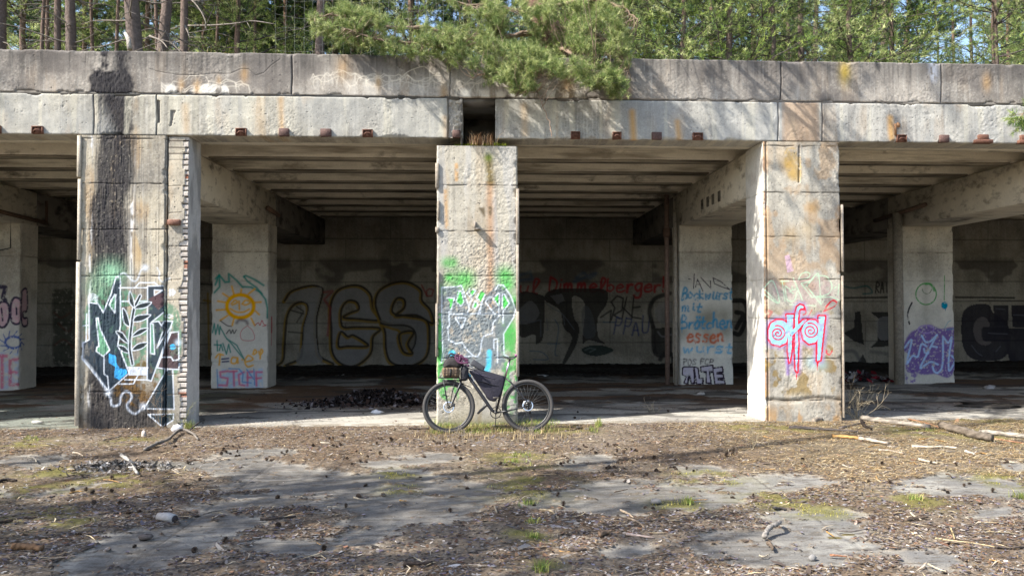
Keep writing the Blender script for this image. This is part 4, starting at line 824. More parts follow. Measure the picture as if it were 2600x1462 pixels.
fine = fbm(U*55, V*60, 3, 52)[..., None]; base = base*(.35+1.5*fine)
wr = ss(U, 2.5, 4.5)*ss(V, -3.6, -2.6); base = base*(1-wr[..., None]*.5)+C(.19, .155, .095)*wr[..., None]*.5
base = base*(.66+.35*fine); c.col = c.col*(1-lit[..., None]*.95)+base*lit[..., None]*.95
bl_ = bare.m; jj = np.clip((U-bare.x0)/bare.d, 0, 678).astype(int); ii = np.clip((V-bare.y0)/bare.d, 0, 318).astype(int); vb = bl_[ii, jj]
core = ss(vb+(fbm(U*1.8, V*3, 4, 57)-.5)*1.2, .50, .85)*b; c.mix(core*.75*ss(-U, -2.8, -1.6), C(.105, .098, .09)); c.mix(b*(1-core)*.5, C(.27, .24, .195)); c.mix(b*ss(fbm(U*3, V*16, 3, 58), .5, .7)*.3, C(.30, .28, .24))
c.mix(b*ss(fbm(U*11, V*26, 4, 59), .56, .66)*.55, C(.085, .07, .055))
rim = np.exp(-((b-.5)/.3)**2); c.mix(rim*.35, C(.12, .09, .055))
ms = mossf(U, V); c.mix(ms*.85, C(.135, .125, .035)); c.h += ms*.015*fbm(U*30, V*30, 2, 3)
c.h += gz(U, V)+lit*(fbm(U*22, V*24, 3, 53)-.5)*.022+(fbm(U*30, V*30, 2, 54)-.5)*.003
yj = G_(1200, 1290)[1]
c.line([(-10, yj-.06), (-3, yj-.02), (0, yj), (10.5, yj+.02)], .018, C(.05, .045, .04), .008, .9, dep=.015)
c.line([G_(880, 1300), G_(760, 1310)], .01, C(.06, .05, .05), .004, .6)
for a in ((-2.6, -9, -2.5, 0), (2.7, -9, 2.75, 0)): c.line([a[:2], a[2:]], .016, C(.07, .06, .05), .008, .5, dep=.01)
for x, y, r in ((2110, 1365, .035), (2145, 1357, .03), (2200, 1352, .025)): 
    q = G_(x, y); c.line([q, (q[0]+.06, q[1])], r*1.6, C(.10, .075, .015), .01, .9)
c.h[:3] -= .05; c.h[:, :3] -= .05; c.h[:, -3:] -= .05
# thin lip of the hall floor
c.h += np.where(V > -.02, .0, 0)
V3 = np.stack([U, V, c.h], -1)
tag(mk('ground', V3.reshape(-1, 3), gridf(*V3.shape[:2]), M['ground'], None, c.col), kind='structure')
# wide ground sheet out to the horizon
mb = MB(); xs = np.linspace(-400, 400, 41); XX, YY = np.meshgrid(xs, xs); i = gridf(41, 41)
mb.add(np.stack([XX, YY, -.035+0*XX], -1), i, None, (.12, .10, .07)); tag(mb.build('outer_ground', M['ground']), kind='structure')

# ------------------------------------------------------------------ floor inside
us = axis(-16.5, 19, .036); vs = np.concatenate([axis(.0, 2.5, .02), axis(2.5, D3+.05, .035)[1:]])
c = Cv(us, vs, (.38, .36, .315), (0, 0), ('z', 0)); U, V = c.U, c.V
n = fbm(U*.7, V*.8, 5, 61); c.mix(ss(n, .45, .62)*.5, C(.17, .16, .15)); c.mix(ss(fbm(U*30, V*30, 3, 62), .55, .75)*.4, C(.12, .11, .1))
nd = fbm(U*.55, V*1.3, 5, 64); ndm = ss(nd, .46, .54)*ss(V, 1.2, 2.4); c.mix(ndm*.9, C(.11, .062, .034)); c.h += ndm*(.01+.02*fbm(U*18, V*18, 3, 65))
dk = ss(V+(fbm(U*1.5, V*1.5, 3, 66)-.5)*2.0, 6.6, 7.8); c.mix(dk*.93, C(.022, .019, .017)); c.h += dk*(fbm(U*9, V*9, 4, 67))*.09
c.mix(ss(-U, 4.6, 5.2)*ss(fbm(U*1.2, V*1.5, 4, 68), .38, .5)*ss(-V, -5.5, -4.0)*.55, C(.12, .155, .125))
c.mix(ss(fbm(U*1.1+9, V*3.0, 4, 69), .56, .62)*ss(V, .3, .8)*.7, C(.06, .055, .05))
def arc(cx, cy, r, a0, a1, op=.7, w_=.16):
    th = np.linspace(R(a0), R(a1), 40); 
    for k in (-.06, 0, .06): c.line([(cx+(r+k)*math.cos(t), cy+(r+k)*math.sin(t)) for t in th], .05, C(.035, .035, .035), .03, op*.7)
arc(3.0, 3.6, 2.2, 150, 290); arc(3.6, 4.0, 2.8, 170, 280, .5); arc(7.6, 2.9, 2.0, 0, 360); arc(8.4, 3.3, 2.6, 120, 330); arc(7.0, 3.6, 1.7, 0, 360, .8); arc(9.4, 2.4, 2.2, 90, 280); arc(1.6, 4.6, 2.3, 200, 330, .6); arc(-3.4, 4.4, 3, 220, 300, .4); arc(8, 1, 3, 60, 170, .7); arc(6.3, 2.2, 2.6, -50, 90, .8)
c.mix(ss(-V, -.35, -.1)*ss(fbm(U*5, V*9, 4, 5), .35, .6)*.6, C(.15, .12, .08))
c.h += (fbm(U*2, V*2, 3, 63)-.5)*.012+.018; c.h[:2] -= .06
V3 = np.stack([U, V, c.h], -1); V3[..., 1] += np.where(V < .03, (fbm(U*4, U*0, 3, 8)-.5)*.05, 0)
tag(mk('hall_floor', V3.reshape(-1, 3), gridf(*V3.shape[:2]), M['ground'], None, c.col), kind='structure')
# earth roof
mb = MB(); xs = np.linspace(-45, 45, 91); y2 = np.linspace(.33, 75, 76); XX, YY = np.meshgrid(xs, y2)
ZZ = ZT-.10+.10*fbm(XX*.5, YY*.5, 3, 5)*ss(YY, .5, 4)+.0*YY
mb.add(np.stack([XX, YY, ZZ], -1), gridf(76, 91), None, (.10, .085, .05)); tag(mb.build('roof_earth', M['ground']), kind='structure')

# ================================================================== litter
rg = np.random.default_rng(12)
def chips(n, X, Y, Z, size, pal, seed, elong=(1, 2.6), thin=.25, tilt=.28):
    r = np.random.default_rng(seed); n = len(X)
    a = r.uniform(0, 6.283, n); L = size*r.uniform(.6, 1.6, n); W = L/r.uniform(elong[0], elong[1], n)
    ca, sa = np.cos(a), np.sin(a); tx, ty = r.normal(0, tilt, n), r.normal(0, tilt, n); bend = r.normal(0, .25, n)
    P = []
    for u, v in ((-1, -.5), (-.2, -1), (1, -.6), (.9, .6), (.1, 1), (-.9, .5)):
        j = r.uniform(.7, 1.2, n); lx, ly = u*L/2*j, v*W/2*j
        P.append(np.stack([X+ca*lx-sa*ly, Y+sa*lx+ca*ly, Z+tx*lx*.6+ty*ly*.6+bend*np.abs(lx)*.6+L*.07+.001], -1))
    V = np.stack(P, 1).reshape(-1, 3); i = np.arange(n)[:, None]*6
    Q = np.concatenate([i+np.array([[0, 1, 4, 5]]), i+np.array([[1, 2, 3, 4]])])
    pc = pal[r.integers(0, len(pal), n)]*np.exp(r.normal(0, .34, (n, 1)))*np.array([.97, 1.0, 1.03])*.84; return V, Q, np.repeat(pc, 6, 0)
PAL = np.array([hx(h) for h in ('66574d', '75675c', '544840', '80766e', '453b35', '8d8276', '625860', '84664f', '7a726c', 'a3988c', '5a5048', '66493a', '86827f', '6f6870', '5d554e')])
def dens(X, Y):
    return (1-bare(X, Y))*(.30+.70*ss(fbm(X*1.6, Y*2.4, 4, 21), .36, .58))*(1-.6*mossf(X, Y))
def sample(n, f, x0, x1, y0, y1, r):
    X = r.uniform(x0, x1, n); Y = y0+(y1-y0)*r.uniform(0, 1, n); k = r.uniform(0, 1, n) < f(X, Y); return X[k], Y[k]
inview = lambda X, Y: (np.abs(X-.05*(Y+11.66)) < .72*(Y+11.66)+.8)
mbl = MB()
for (n, x0, x1, y0, y1, sz, sd, el) in ((200000, -7, 8, -8, -4.0, .026, 1, (1, 3)), (95000, -10, 10, -4.2, -.05, .021, 2, (1.2, 4)), (16000, -9, 9, -8, -.1, .045, 3, (1.5, 5)), (26000, -10, 10, -1.8, .1, .035, 4, (2, 7)), (2600, -9, 9, -8, -.1, .085, 5, (2, 6))):
    X, Y = sample(n, lambda a, b: dens(a, b)*inview(a, b), x0, x1, y0, y1, rg); V, Q, cc = chips(n, X, Y, gz(X, Y), sz, PAL, sd, el); mbl.add(V, Q); mbl.c[-1] = cc
X, Y = sample(16000, lambda a, b: bare(a, b)*inview(a, b)*.7, -9, 9, -8, 0, rg); V, Q, cc = chips(0, X, Y, gz(X, Y), .014, PAL, 9); mbl.add(V, Q); mbl.c[-1] = cc
# inside
X, Y = sample(14000, lambda a, b: ss(fbm(a*.55, b*1.3, 5, 64), .44, .56)*.8+.08, -9, 10.5, .1, 8, rg); V, Q, cc = chips(0, X, Y, 0*X+.03, .03, PAL, 10); mbl.add(V, Q); mbl.c[-1] = cc
tag(mbl.build('leaf_litter', M['chip'], None, False), 'brown bark chips and dead leaves strewn thickly over the concrete yard', 'litter', kind='stuff')
def needles(n, x0, x1, y0, y1, f, L, W, pal, seed):
    r = np.random.default_rng(seed); X, Y = sample(n, f, x0, x1, y0, y1, r); n = len(X); a = r.normal(.15, .9, n); L = L*r.uniform(.5, 1.4, n)
    z = gz(X, Y)+.008+r.uniform(0, .012, n); dx, dy = np.cos(a)*L/2, np.sin(a)*L/2; b_ = r.normal(0, .18, n)*L
    nx, ny = -np.sin(a)*W/2, np.cos(a)*W/2; zz = r.uniform(0, .012, n)
    P = [(-dx-nx*.5, -dy-ny*.5, 0), (b_*0-nx+ -np.sin(a)*b_, -ny+np.cos(a)*b_, zz), (dx, dy, zz*.5), (nx-np.sin(a)*b_, ny+np.cos(a)*b_, zz)]
    V = np.stack([np.stack([X+p, Y+q, z+s], -1) for p, q, s in P], 1).reshape(-1, 3); Q = np.arange(n*4).reshape(-1, 4)
    return V, Q, np.repeat(pal[r.integers(0, len(pal), n)]*r.uniform(.6, 1.3, (n, 1)), 4, 0)
NP = np.array([hx(h) for h in ('8a7254', '705740', 'a38e6c', '5e4836', '97856b', '7d6648')])
mbn = MB()
V, Q, cc = needles(110000, -10, 10, -8, .2, lambda a, b: dens(a, b)*.8*inview(a, b), .075, .005, NP, 31); mbn.add(V, Q); mbn.c[-1] = cc
V, Q, cc = needles(32000, 1.5, 10, -4.5, -.1, lambda a, b: dens(a, b)*inview(a, b)*ss(a, 2, 4), .10, .007, np.array([hx(h) for h in ('b8a27a', '9c8056', 'c8b894', '8a6f4c', 'a38c66')]), 32); mbn.add(V, Q); mbn.c[-1] = cc
V, Q, cc = needles(2600, -9, 9, -8, -.1, lambda a, b: dens(a, b)*inview(a, b), .20, .011, np.array([hx(h) for h in ('a89a86', 'cbb892', '7d6f60')]), 33); mbn.add(V, Q); mbn.c[-1] = cc
tag(mbn.build('pine_needle_litter', M['chip'], None, False), 'fallen straw coloured pine needles and thin twigs over the yard', 'needles', kind='stuff')

# ------------------------------------------------------------------ grass and moss tufts
def blades(P, hgt, n, wd, pal, seed, spread=.05):
    r = np.random.default_rng(seed); P = np.repeat(np.asarray(P, float), n, 0); m = len(P); a = r.uniform(0, 6.28, m); h_ = hgt*r.uniform(.4, 1.25, m); le = r.uniform(.1, .9, m)*h_
    P = P+np.stack([r.normal(0, spread, m), r.normal(0, spread, m), 0*a], -1); d = np.stack([np.cos(a), np.sin(a), 0*a], -1); s_ = np.stack([-np.sin(a), np.cos(a), 0*a], -1)*wd/2
    V = np.stack([P-s_, P+s_, P+d*le[:, None]*.4+s_*.8+np.stack([0*a, 0*a, h_*.6], -1), P+d*le[:, None]*.4-s_*.8+np.stack([0*a, 0*a, h_*.6], -1), P+d*le[:, None]+np.stack([0*a, 0*a, h_*.95-le*.25], -1)], 1).reshape(-1, 3)
    i = np.arange(m)[:, None]*5; pc = np.repeat(pal[r.integers(0, len(pal), m)]*r.uniform(.6, 1.3, (m, 1)), 5, 0)
    return V, i+np.array([[0, 1, 2, 3]]), i+np.array([[3, 2, 4]]), pc
GP = np.array([hx(h) for h in ('7f9448', '9aa858', '667a3a', 'b9b070', '8a8f4a')]); DP = np.array([hx(h) for h in ('b09a70', '8d7a58', 'cbb78c', '7a6a55')])
mbg = MB()
def addb(P, h_, n, wd, pal, sd, sp=.05):
    V, Q, T, cc = blades(P, h_, n, wd, pal, sd, sp); mbg.add(V, Q, T); mbg.c[-1] = cc
r = np.random.default_rng(77)
q = [( *G_(x, y), .01) for x, y in zip(r.uniform(1090, 1410, 260), r.uniform(1070, 1104, 260))]; addb(q, .07, 14, .005, GP, 1, .05)
q = [( *G_(x, y), .01) for x, y in zip(r.uniform(1050, 1480, 130), r.uniform(1090, 1125, 130))]; addb(q, .10, 7, .005, DP, 2, .05)
for (x, y, s_, h_) in ((1310, 1178, 12, .06), (1335, 1282, 8, .05), (1350, 1330, 7, .05), (1355, 1370, 6, .05), (1752, 1280, 7, .07), (2328, 1273, 12, .07), (2590, 1268, 9, .08), (1505, 1098, 6, .10), (2350, 1098, 14, .06), (1320, 1160, 8, .06), (1375, 1455, 6, .08), (80, 1118, 10, .06), (470, 1090, 9, .15), (1520, 1085, 3, .14)):
    q = [(*G_(a, b_), .01) for a, b_ in zip(r.normal(x, s_*1.2, 10), r.normal(y, 2.5, 10))]; addb(q, h_, 10, .005, GP, int(x), .02)
mw = [(x, y, .01) for x, y in zip(r.uniform(-9, 9, 26000), r.uniform(-8, -.05, 26000))]; mw = np.array(mw); k = (mossf(mw[:, 0], mw[:, 1]) > .45) & inview(mw[:, 0], mw[:, 1]); addb(mw[k], .02, 6, .005, np.array([hx(h) for h in ('a9a14a', '8b8a3a', 'c0b060')]), 5, .03)
tag(mbg.build('grass', M['grass'], None, False), 'short green and straw grass growing through the litter', 'grass', kind='stuff')
mbg = MB(); q = np.stack([r.uniform(-9.4, 10.4, 2600), r.uniform(.36, 2.2, 2600), np.full(2600, ZT-.08)], -1); d_ = ss(fbm(q[:, 0]*.9, q[:, 1]*0, 3, 9), .3, .6); q = q[r.uniform(0, 1, 2600) < .25+.75*d_]
addb(q, .26, 7, .007, np.concatenate([GP, DP]), 7, .05); tag(mbg.build('roof_grass', M['grass'], None, False), 'dry grass fringe growing along the top of the roof edge', 'grass', kind='stuff')
# moss and dry plants in the opening above the centre column
mbg = MB(); q = [(x, r.uniform(.0, .25), ZL-.12+.02) for x in r.uniform(XM0+.25, XM0+1.05, 60)]; addb(q, .06, 16, .007, np.array([hx(h) for h in ('8f9a2c', '6f7c22', 'a9ac45')]), 8, .03)
tag(mbg.build('moss', M['grass'], None, False), 'bright moss cushion on top of the centre column', 'moss')
mbg = MB(); q = [(x, r.uniform(.0, .2), ZL-.1) for x in r.uniform(-.33, -.02, 26)]; addb(q, .22, 12, .006, np.array([hx(h) for h in ('b58f6c', '8a6648', 'd0b490')]), 9, .04)
tag(mbg.build('dry_plant', M['grass'], None, False), 'dry reddish plant growing in the opening over the centre column', 'plant')

# ------------------------------------------------------------------ pine cones
def cone_mesh():
    mb = MB(); r = np.random.default_rng(2); V = []; T = []
    mb.blob((0, 0, .022), (.010, .010, .02), 6, .1, (.05, .035, .025))
    for k in range(34):
        t = k/34; a = k*2.4; z = .004+t*.036; rad = .021*math.sin(.35+t*2.5); d = Vector((math.cos(a), math.sin(a), 0)); s_ = Vector((-math.sin(a), math.cos(a), 0))*.0065
        p = Vector((0, 0, z)); e = d*rad+Vector((0, 0, z+.004+.006*t)); mb.add([p-s_*.5, p+s_*.5, e+s_, e-s_, e+d*.002-Vector((0, 0, .004))], [(0, 1, 2, 3)], [(3, 2, 4)], (.05, .036, .028) if k % 3 else (.10, .07, .05))
    return mb
c0 = cone_mesh().build('pine_cone', M['chip'], None, False)
cl = lambda n, a, b, e, f, g: [(x+r.normal(0, 16), y+r.normal(0, 4)) for x, y in zip(r.uniform(a, b, n), r.uniform(e, f, n)) for _ in range(g)]
pts = cl(14, 1000, 1900, 1105, 1215, 4)+cl(8, 480, 1000, 1112, 1180, 3)+list(zip(r.uniform(430, 1000, 20), r.uniform(1112, 1180, 20)))+list(zip(r.uniform(1000, 1900, 28), r.uniform(1105, 1215, 28)))+list(zip(r.uniform(1900, 2560, 22), r.uniform(1170, 1260, 22)))+list(zip(r.uniform(100, 1000, 18), r.uniform(1190, 1400, 18)))+[(1868, 1265), (1912, 1266), (878, 1291), (922, 1236), (1145, 1300), (228, 1257), (1413, 1262), (1362, 1284), (1430, 1287), (2046, 1262), (2122, 1263), (1182, 1222), (1192, 1242), (1400, 1250), (1640, 1290), (1655, 1292), (210, 1362), (335, 1308), (360, 1306), (335, 1390), (490, 1405), (1350, 1200), (1640, 1210), (1080, 1160), (1470, 1052), (1455, 1065), (1700, 1050)]
for k, (x, y) in enumerate(pts):
    o = c0 if k == 0 else c0.copy()
    if k: COL.objects.link(o)
    g = G_(x, y); s_ = r.uniform(.65, 1.1); o.location = (g[0], g[1], float(gz(np.array([g[0]]), np.array([g[1]]))[0])+.004+(.02 if g[1] > 0 else 0)); o.rotation_euler = (r.normal(0, .9), r.normal(0, .9), r.uniform(0, 6)); o.scale = (s_,)*3
    tag(o, 'small dark open pine cone lying on the yard', 'pine cone', 'pine cones scattered over the yard')

# ------------------------------------------------------------------ fallen wood, stones, small rubbish
def stick(name, label, pts, wpx, colr, z=.03, grp=None, cat='stick', kinks=.02, flat=1, n=9, taper=.55, lift=0, seed=1):
    W = [Vector((*G_(x, y), 0)) for x, y in pts]; P = smooth([(a.x, a.y) for a in W], 6); rr = np.random.default_rng(seed+abs(int(pts[0][0]))+100)
    dd = (W[0].y+CD)/F; rad = wpx*dd/2*(1.08 if cat == 'log' else 1.0); m = len(P); rads = np.linspace(rad, rad*taper, m)*(1+rr.normal(0, .08, m))
    zz = rad*flat*.95+.018+lift*np.sin(np.linspace(0, math.pi, m)); P3 = np.c_[P+rr.normal(0, rad*kinks*4, P.shape), zz]
    o0 = P3[m//2].copy(); colr = tuple(np.array(colr)*.72); mb = MB(); mb.rg = rr; mb.tube(P3-o0, rads, n, colr, jit=.17, flat=flat)
    mb.c[-1] = np.clip(mb.c[-1]*rr.uniform(.45, 1.3, (len(mb.c[-1]), 1)), 0, 1)
    o = mb.build(name, M['wood'], None); o.location = o0; tag(o, label, cat, grp); return o
z7 = lambda t: [(float(a.split(',')[0])/2.862, 1040+float(a.split(',')[1])/2.862) for a in t.split()]
z9 = lambda t: [(1700+float(a.split(',')[0])/2.862, 1040+float(a.split(',')[1])/2.862) for a in t.split()]
z8 = lambda t: [(850+float(a.split(',')[0])/2.862, 1040+float(a.split(',')[1])/2.862) for a in t.split()]
GRY = (.25, .22, .19); PALE = (.40, .35, .29); BRN = (.17, .11, .07); DRK = (.06, .05, .042); ORG = (.55, .32, .12); RED = (.33, .16, .09)
stick('fallen_branch', 'curved grey branch lying in front of the tar stained column', z7('1050,312 1130,280 1220,250 1290,190 1340,178 1400,200 1440,235'), 9, GRY, lift=.03)
stick('fallen_branch', 'thin forked branch reaching from the curved branch to the brick pier', z7('1360,180 1420,145 1470,115 1485,92'), 4, (.16, .14, .12), lift=.05)
stick('fallen_branch', 'whitish broken branch end beside the chip pile left of centre', z7('880,350 930,390 960,430 1000,490'), 9, (.5, .47, .42))
stick('fallen_log', 'long pale barkless log at right lying towards the right column', z9('1400,82 1540,105 1700,125 1890,150'), 12, PALE, cat='log', taper=.8)
stick('fallen_log', 'thick brown grey log with rotten end at far right', z9('1970,150 2100,185 2230,225 2350,245'), 20, (.22, .18, .14), cat='log', taper=.8)
stick('fallen_log', 'pale log running out of the right edge of the yard', z9('2250,190 2400,200 2600,222 2700,232'), 12, PALE, cat='log', taper=.9)
stick('split_log', 'split log with orange inner wood below the right column', z9('1185,215 1300,222 1400,235'), 15, ORG, cat='log', flat=.7); stick('split_log', 'whitish splintered log end beside the orange split log', z9('1380,235 1480,250 1590,270'), 16, (.55, .46, .37), cat='log', flat=.7, taper=.4)
stick('fallen_branch', 'dark stick lying along the foot of the right column', z9('870,148 1000,155 1150,165 1370,178'), 9, (.13, .11, .10)); stick('fallen_branch', 'grey stick rising from the dark stick towards the dry shrub', z9('1240,150 1330,130 1420,105'), 7, (.18, .15, .13))
stick('wood_block', 'short weathered plank end against the right column', z9('1050,105 1095,92 1140,82'), 13, (.36, .30, .24)); stick('wood_block', 'small grey wood stub near the foot of the right column', z9('960,85 1010,76 1050,70'), 8, (.3, .25, .21))
stick('fallen_branch', 'black broken knot of wood between the pale logs', z9('1395,105 1420,140 1470,160'), 9, (.04, .03, .025)); stick('fallen_branch', 'orange brown bark strip between the long pale logs', z9('1740,80 1850,105 1960,140 2060,160'), 9, (.45, .24, .13), flat=.4)
stick('fallen_branch', 'red brown bark strip under the rightmost log', z9('2360,225 2460,240 2600,262'), 10, (.42, .22, .13), flat=.4)
stick('fallen_branch', 'pale thin pole lying below the split log', z9('1760,288 1880,292 2000,290 2090,298'), 8, (.62, .54, .42)); stick('fallen_branch', 'short pale wood sliver right of centre', z9('1810,380 1880,395 1945,408'), 7, (.66, .58, .45)); stick('fallen_branch', 'pale rounded stick near the right edge under the logs', z9('2150,322 2185,332 2220,345'), 8, (.62, .55, .46))
stick('fallen_branch', 'pale twig below the thin pole', z9('1520,310 1600,315 1700,335'), 6, (.6, .5, .4)); stick('fallen_branch', 'light curved twig on bare concrete right of centre', z9('1255,415 1300,432 1355,438'), 4, (.6, .55, .45))
stick('bent_branch', 'thick bent grey branch piece standing on bare concrete lower right', z9('690,955 720,925 760,915 795,900 800,875 790,852'), 14, (.33, .30, .27), lift=.05, taper=.6)
stick('wood_block', 'stubby brown bark piece below the bent branch', z9('715,1000 735,1015 750,1045'), 13, (.20, .15, .11))
stick('fallen_branch', 'dark flat bark strip lying on the slab joint right of centre', z9('755,735 800,732 850,740'), 10, (.09, .08, .075), flat=.5); stick('fallen_branch', 'dark bark strip left of the bent branch', z9('480,872 530,872 575,880'), 12, (.11, .10, .085), flat=.5)
stick('fallen_branch', 'forked yellow twig at lower right', z9('1930,955 2060,975 2200,990 2370,1020'), 5, (.62, .50, .30)); stick('fallen_branch', 'short upright prong of yellow wood at lower right', z9('2045,880 2060,920 2072,960'), 5, (.66, .52, .28))
stick('fallen_branch', 'dark branch along the lower right edge', z9('2370,1025 2470,1030 2600,1020'), 9, (.10, .08, .07)); stick('fallen_branch', 'brown branch lump above the yellow twig', z9('2000,990 2100,995 2190,1025'), 9, (.15, .11, .08))
stick('fallen_branch', 'broken bark branch right of the bare patch', z9('1710,830 1780,815 1880,805'), 9, (.15, .11, .08)); stick('fallen_branch', 'pale twig crossing the broken bark branch', z9('1750,770 1790,800 1830,820'), 5, (.6, .5, .38))
stick('fallen_branch', 'orange twig on the bare patch lower right', z9('1165,1080 1230,1085 1290,1090'), 6, (.38, .19, .11)); stick('fallen_branch', 'thin forked twig on the bare patch', z9('1220,900 1320,905 1440,885'), 5, (.2, .17, .15))
stick('fallen_branch', 'thin pale stick at the bottom right of the bare patch', z9('1880,1145 1940,1175 2010,1200'), 5, (.66, .58, .42)); stick('small_log', 'orange brown log piece at the lower left corner', z7('95,1035 190,1035 305,1045'), 15, (.30, .17, .09), cat='log', taper=.95)
stick('fallen_branch', 'dark branch lying in a bark strip left of the bicycle', z7('1890,820 2000,815 2150,798'), 8, (.09, .07, .06)); stick('fallen_branch', 'dark branch at the left edge of the yard', z7('-20,845 50,835 95,828'), 8, (.07, .05, .04)); stick('fallen_branch', 'black burnt branch at the left edge', z7('-10,545 60,530 120,535'), 8, (.05, .04, .035))
stick('fallen_branch', 'long thin twig on the bare slab left of centre', z7('1450,785 1560,755 1680,738'), 3, (.22, .19, .16)); stick('fallen_branch', 'short thin twig crossing the slab left of centre', z7('1280,735 1360,750 1440,780'), 3, (.22, .19, .16)); stick('fallen_branch', 'curved light stick under the left column', z7('205,362 250,370 265,395'), 5, (.45, .4, .33))
stick('fallen_branch', 'straight grey stick near the left column foot', z7('750,235 820,222 880,210'), 5, (.28, .24, .2)); stick('fallen_branch', 'pale straight twig left of the chip pile', z7('530,328 570,332 605,352'), 4, (.6, .5, .38)); stick('fallen_branch', 'thin pale stick right of the left column', z7('2330,255 2370,258 2400,258'), 5, (.5, .43, .34))
stick('fallen_branch', 'thin light twig right of the moss tuft', z8('1450,488 1540,486 1610,484'), 4, (.45, .33, .2)); stick('fallen_branch', 'forked yellow twig below the slab joint', z8('1490,745 1570,755 1625,805'), 5, (.52, .42, .28)); stick('fallen_branch', 'upright light stump twig beside the slab joint', z8('1165,725 1172,750 1178,770'), 6, (.4, .33, .24))
stick('fallen_branch', 'pale twig lower right of the slab joint', z8('2075,750 2130,775 2170,805'), 6, (.6, .47, .33)); stick('fallen_branch', 'light twig leading away from the pale twig', z8('2130,810 2200,835 2250,880'), 6, (.5, .38, .27)); stick('wood_block', 'brown wood chunk in the bark at lower centre right', z8('1920,940 1970,925 2010,915'), 14, (.30, .20, .13))
stick('fallen_branch', 'dark rotten branch at the bottom centre', z8('500,1155 600,1150 710,1140'), 11, (.075, .055, .045)); stick('fallen_branch', 'dark branch piece on grey soil lower right of centre', z8('1700,1045 1770,1050 1830,1045'), 10, (.09, .07, .06)); stick('wood_block', 'pale splintered wood piece in reddish bark', z8('2120,930 2200,940 2320,955'), 8, (.62, .48, .4))
stick('fallen_branch', 'dark stick lying left of the front wheel', z8('540,150 600,153 690,152'), 5, (.06, .045, .04)); stick('wood_block', 'flat grey bark plate at bottom centre', z8('1570,860 1640,870 1720,880'), 15, (.33, .30, .30), flat=.25)
rr = np.random.default_rng(8)
for k in range(90):     # short loose sticks
    x, y = (rr.uniform(1900, 2580), rr.uniform(1110, 1220)) if k < 50 else (rr.uniform(20, 2580), rr.uniform(1110, 1450)); a = rr.normal(.1, .5); L = rr.uniform(12, 45)
    o = stick('twig', 'short loose twig lying in the litter of the yard', [(x, y), (x+L*.5*math.cos(a), y+L*.2*math.sin(a)+rr.normal(0, 2)), (x+L*math.cos(a), y+L*.4*math.sin(a))], rr.uniform(2.5, 5), [PALE, GRY, BRN, ORG, (.6, .5, .36)][k % 5], grp='loose twigs in the litter', cat='twig', n=5)
def rock(label, px, py, s_, colr, name='stone', sc=(1, .8, .8), seed=1):
    g = G_(px, py); mb = MB(); mb.rg = np.random.default_rng(seed); mb.blob((0, 0, s_*.35), (s_*.5*sc[0], s_*.5*sc[1], s_*.5*sc[2]), 8, .16, colr); o = mb.build(name, M['stone'], None, False); o.location = (g[0], g[1], .0); return tag(o, label, 'stone' if name == 'stone' else name)
rock('large white angular stone at the foot of the brick pier', 451, 1098, .17, (.62, .60, .60), seed=3); rock('upright pinkish stone left of the white stone', 365, 1112, .11, (.45, .40, .36), sc=(.7, .6, 1.3), seed=4); rock('rounded brown stone against the tar stained column', 253, 1086, .16, (.30, .25, .20), sc=(1, .5, .9), seed=5)
rock('small grey stone lying on the bare patch lower right', 2062, 1423, .06, (.22, .21, .2), seed=6); rock('light stone at the slab joint right of centre', 1665, 1281, .09, (.26, .24, .22), sc=(1.4, .8, .6), seed=7); rock('dark stone on the bare slab at lower left', 370, 1372, .08, (.12, .10, .09), sc=(1.4, .8, .6), seed=8); rock('small pale stone on the hall floor left of the lit strip', 95, 1079, .12, (.5, .47, .42), sc=(1.6, .7, .5), seed=9)
# birch bark roll
g = G_(425, 1328); mb = MB(); mb.tube([(-.10, .06, .035), (0, 0, .04), (.07, -.03, .035)], [.028, .036, .038], 10, (.36, .34, .32), jit=.09); mb.tube([(.066, -.029, .035), (.078, -.034, .035)], [.030, .030], 10, (.05, .04, .04))
o = mb.build('birch_stub', M['wood']); o.location = (g[0], g[1], .01); tag(o, 'short white birch stub with a dark hollow end on the left slab', 'wood piece')
# grey chip heap
X = rr.normal(0, .34, 900); Y = rr.normal(0, .16, 900); hz = .07*np.exp(-(X/.4)**2-(Y/.2)**2)*rr.uniform(.2, 1, 900)
V, Q, cc = chips(0, X, Y, hz, .05, np.array([hx(h) for h in ('8e8882', '76706a', '5d5650', 'a8a19a', '4a443f')]), 3, (1.5, 5), tilt=.8); mb = MB(); mb.add(V, Q); mb.c[-1] = cc; o = mb.build('bark_chip_heap', M['chip'], None, False); g = G_(285, 1190); o.location = (g[0], g[1], .01); tag(o, 'low heap of grey bark chips in front of the left column', 'heap', kind='stuff')
# rubble heap and rubbish inside the hall
X = rr.normal(0, .75, 2600); Y = rr.normal(0, .35, 2600); hz = .28*np.exp(-(X/.9)**2-(Y/.45)**2)*rr.uniform(.2, 1, 2600)
V, Q, cc = chips(0, X, Y, hz, .07, np.array([hx(h) for h in ('3a3230', '2a2422', '5c5250', '7a7272', '4a3a34', '262020')]), 4, (1, 3), tilt=1); mb = MB(); mb.add(V, Q); mb.c[-1] = cc
o = mb.build('rubble_heap', M['chip'], None, False); q = inv(960, 1020, 'z', .05); o.location = (q.x, q.y, .0); tag(o, 'dark burnt rubble heap on the hall floor left of the centre column', 'rubble', kind='stuff')
X = rr.normal(0, .5, 420); Y = rr.normal(0, .25, 420); hz = .16*np.exp(-(X/.5)**2)*rr.uniform(.1, 1, 420)
V, Q, cc = chips(0, X, Y, hz, .13, np.array([hx(h) for h in ('8a2430', '9a9494', '6a6a6e', '3a3438', '5e1824', '8d8a8a', '4a4448')]), 4, (1, 2.5), tilt=1); mb = MB(); mb.add(V, Q); mb.c[-1] = cc
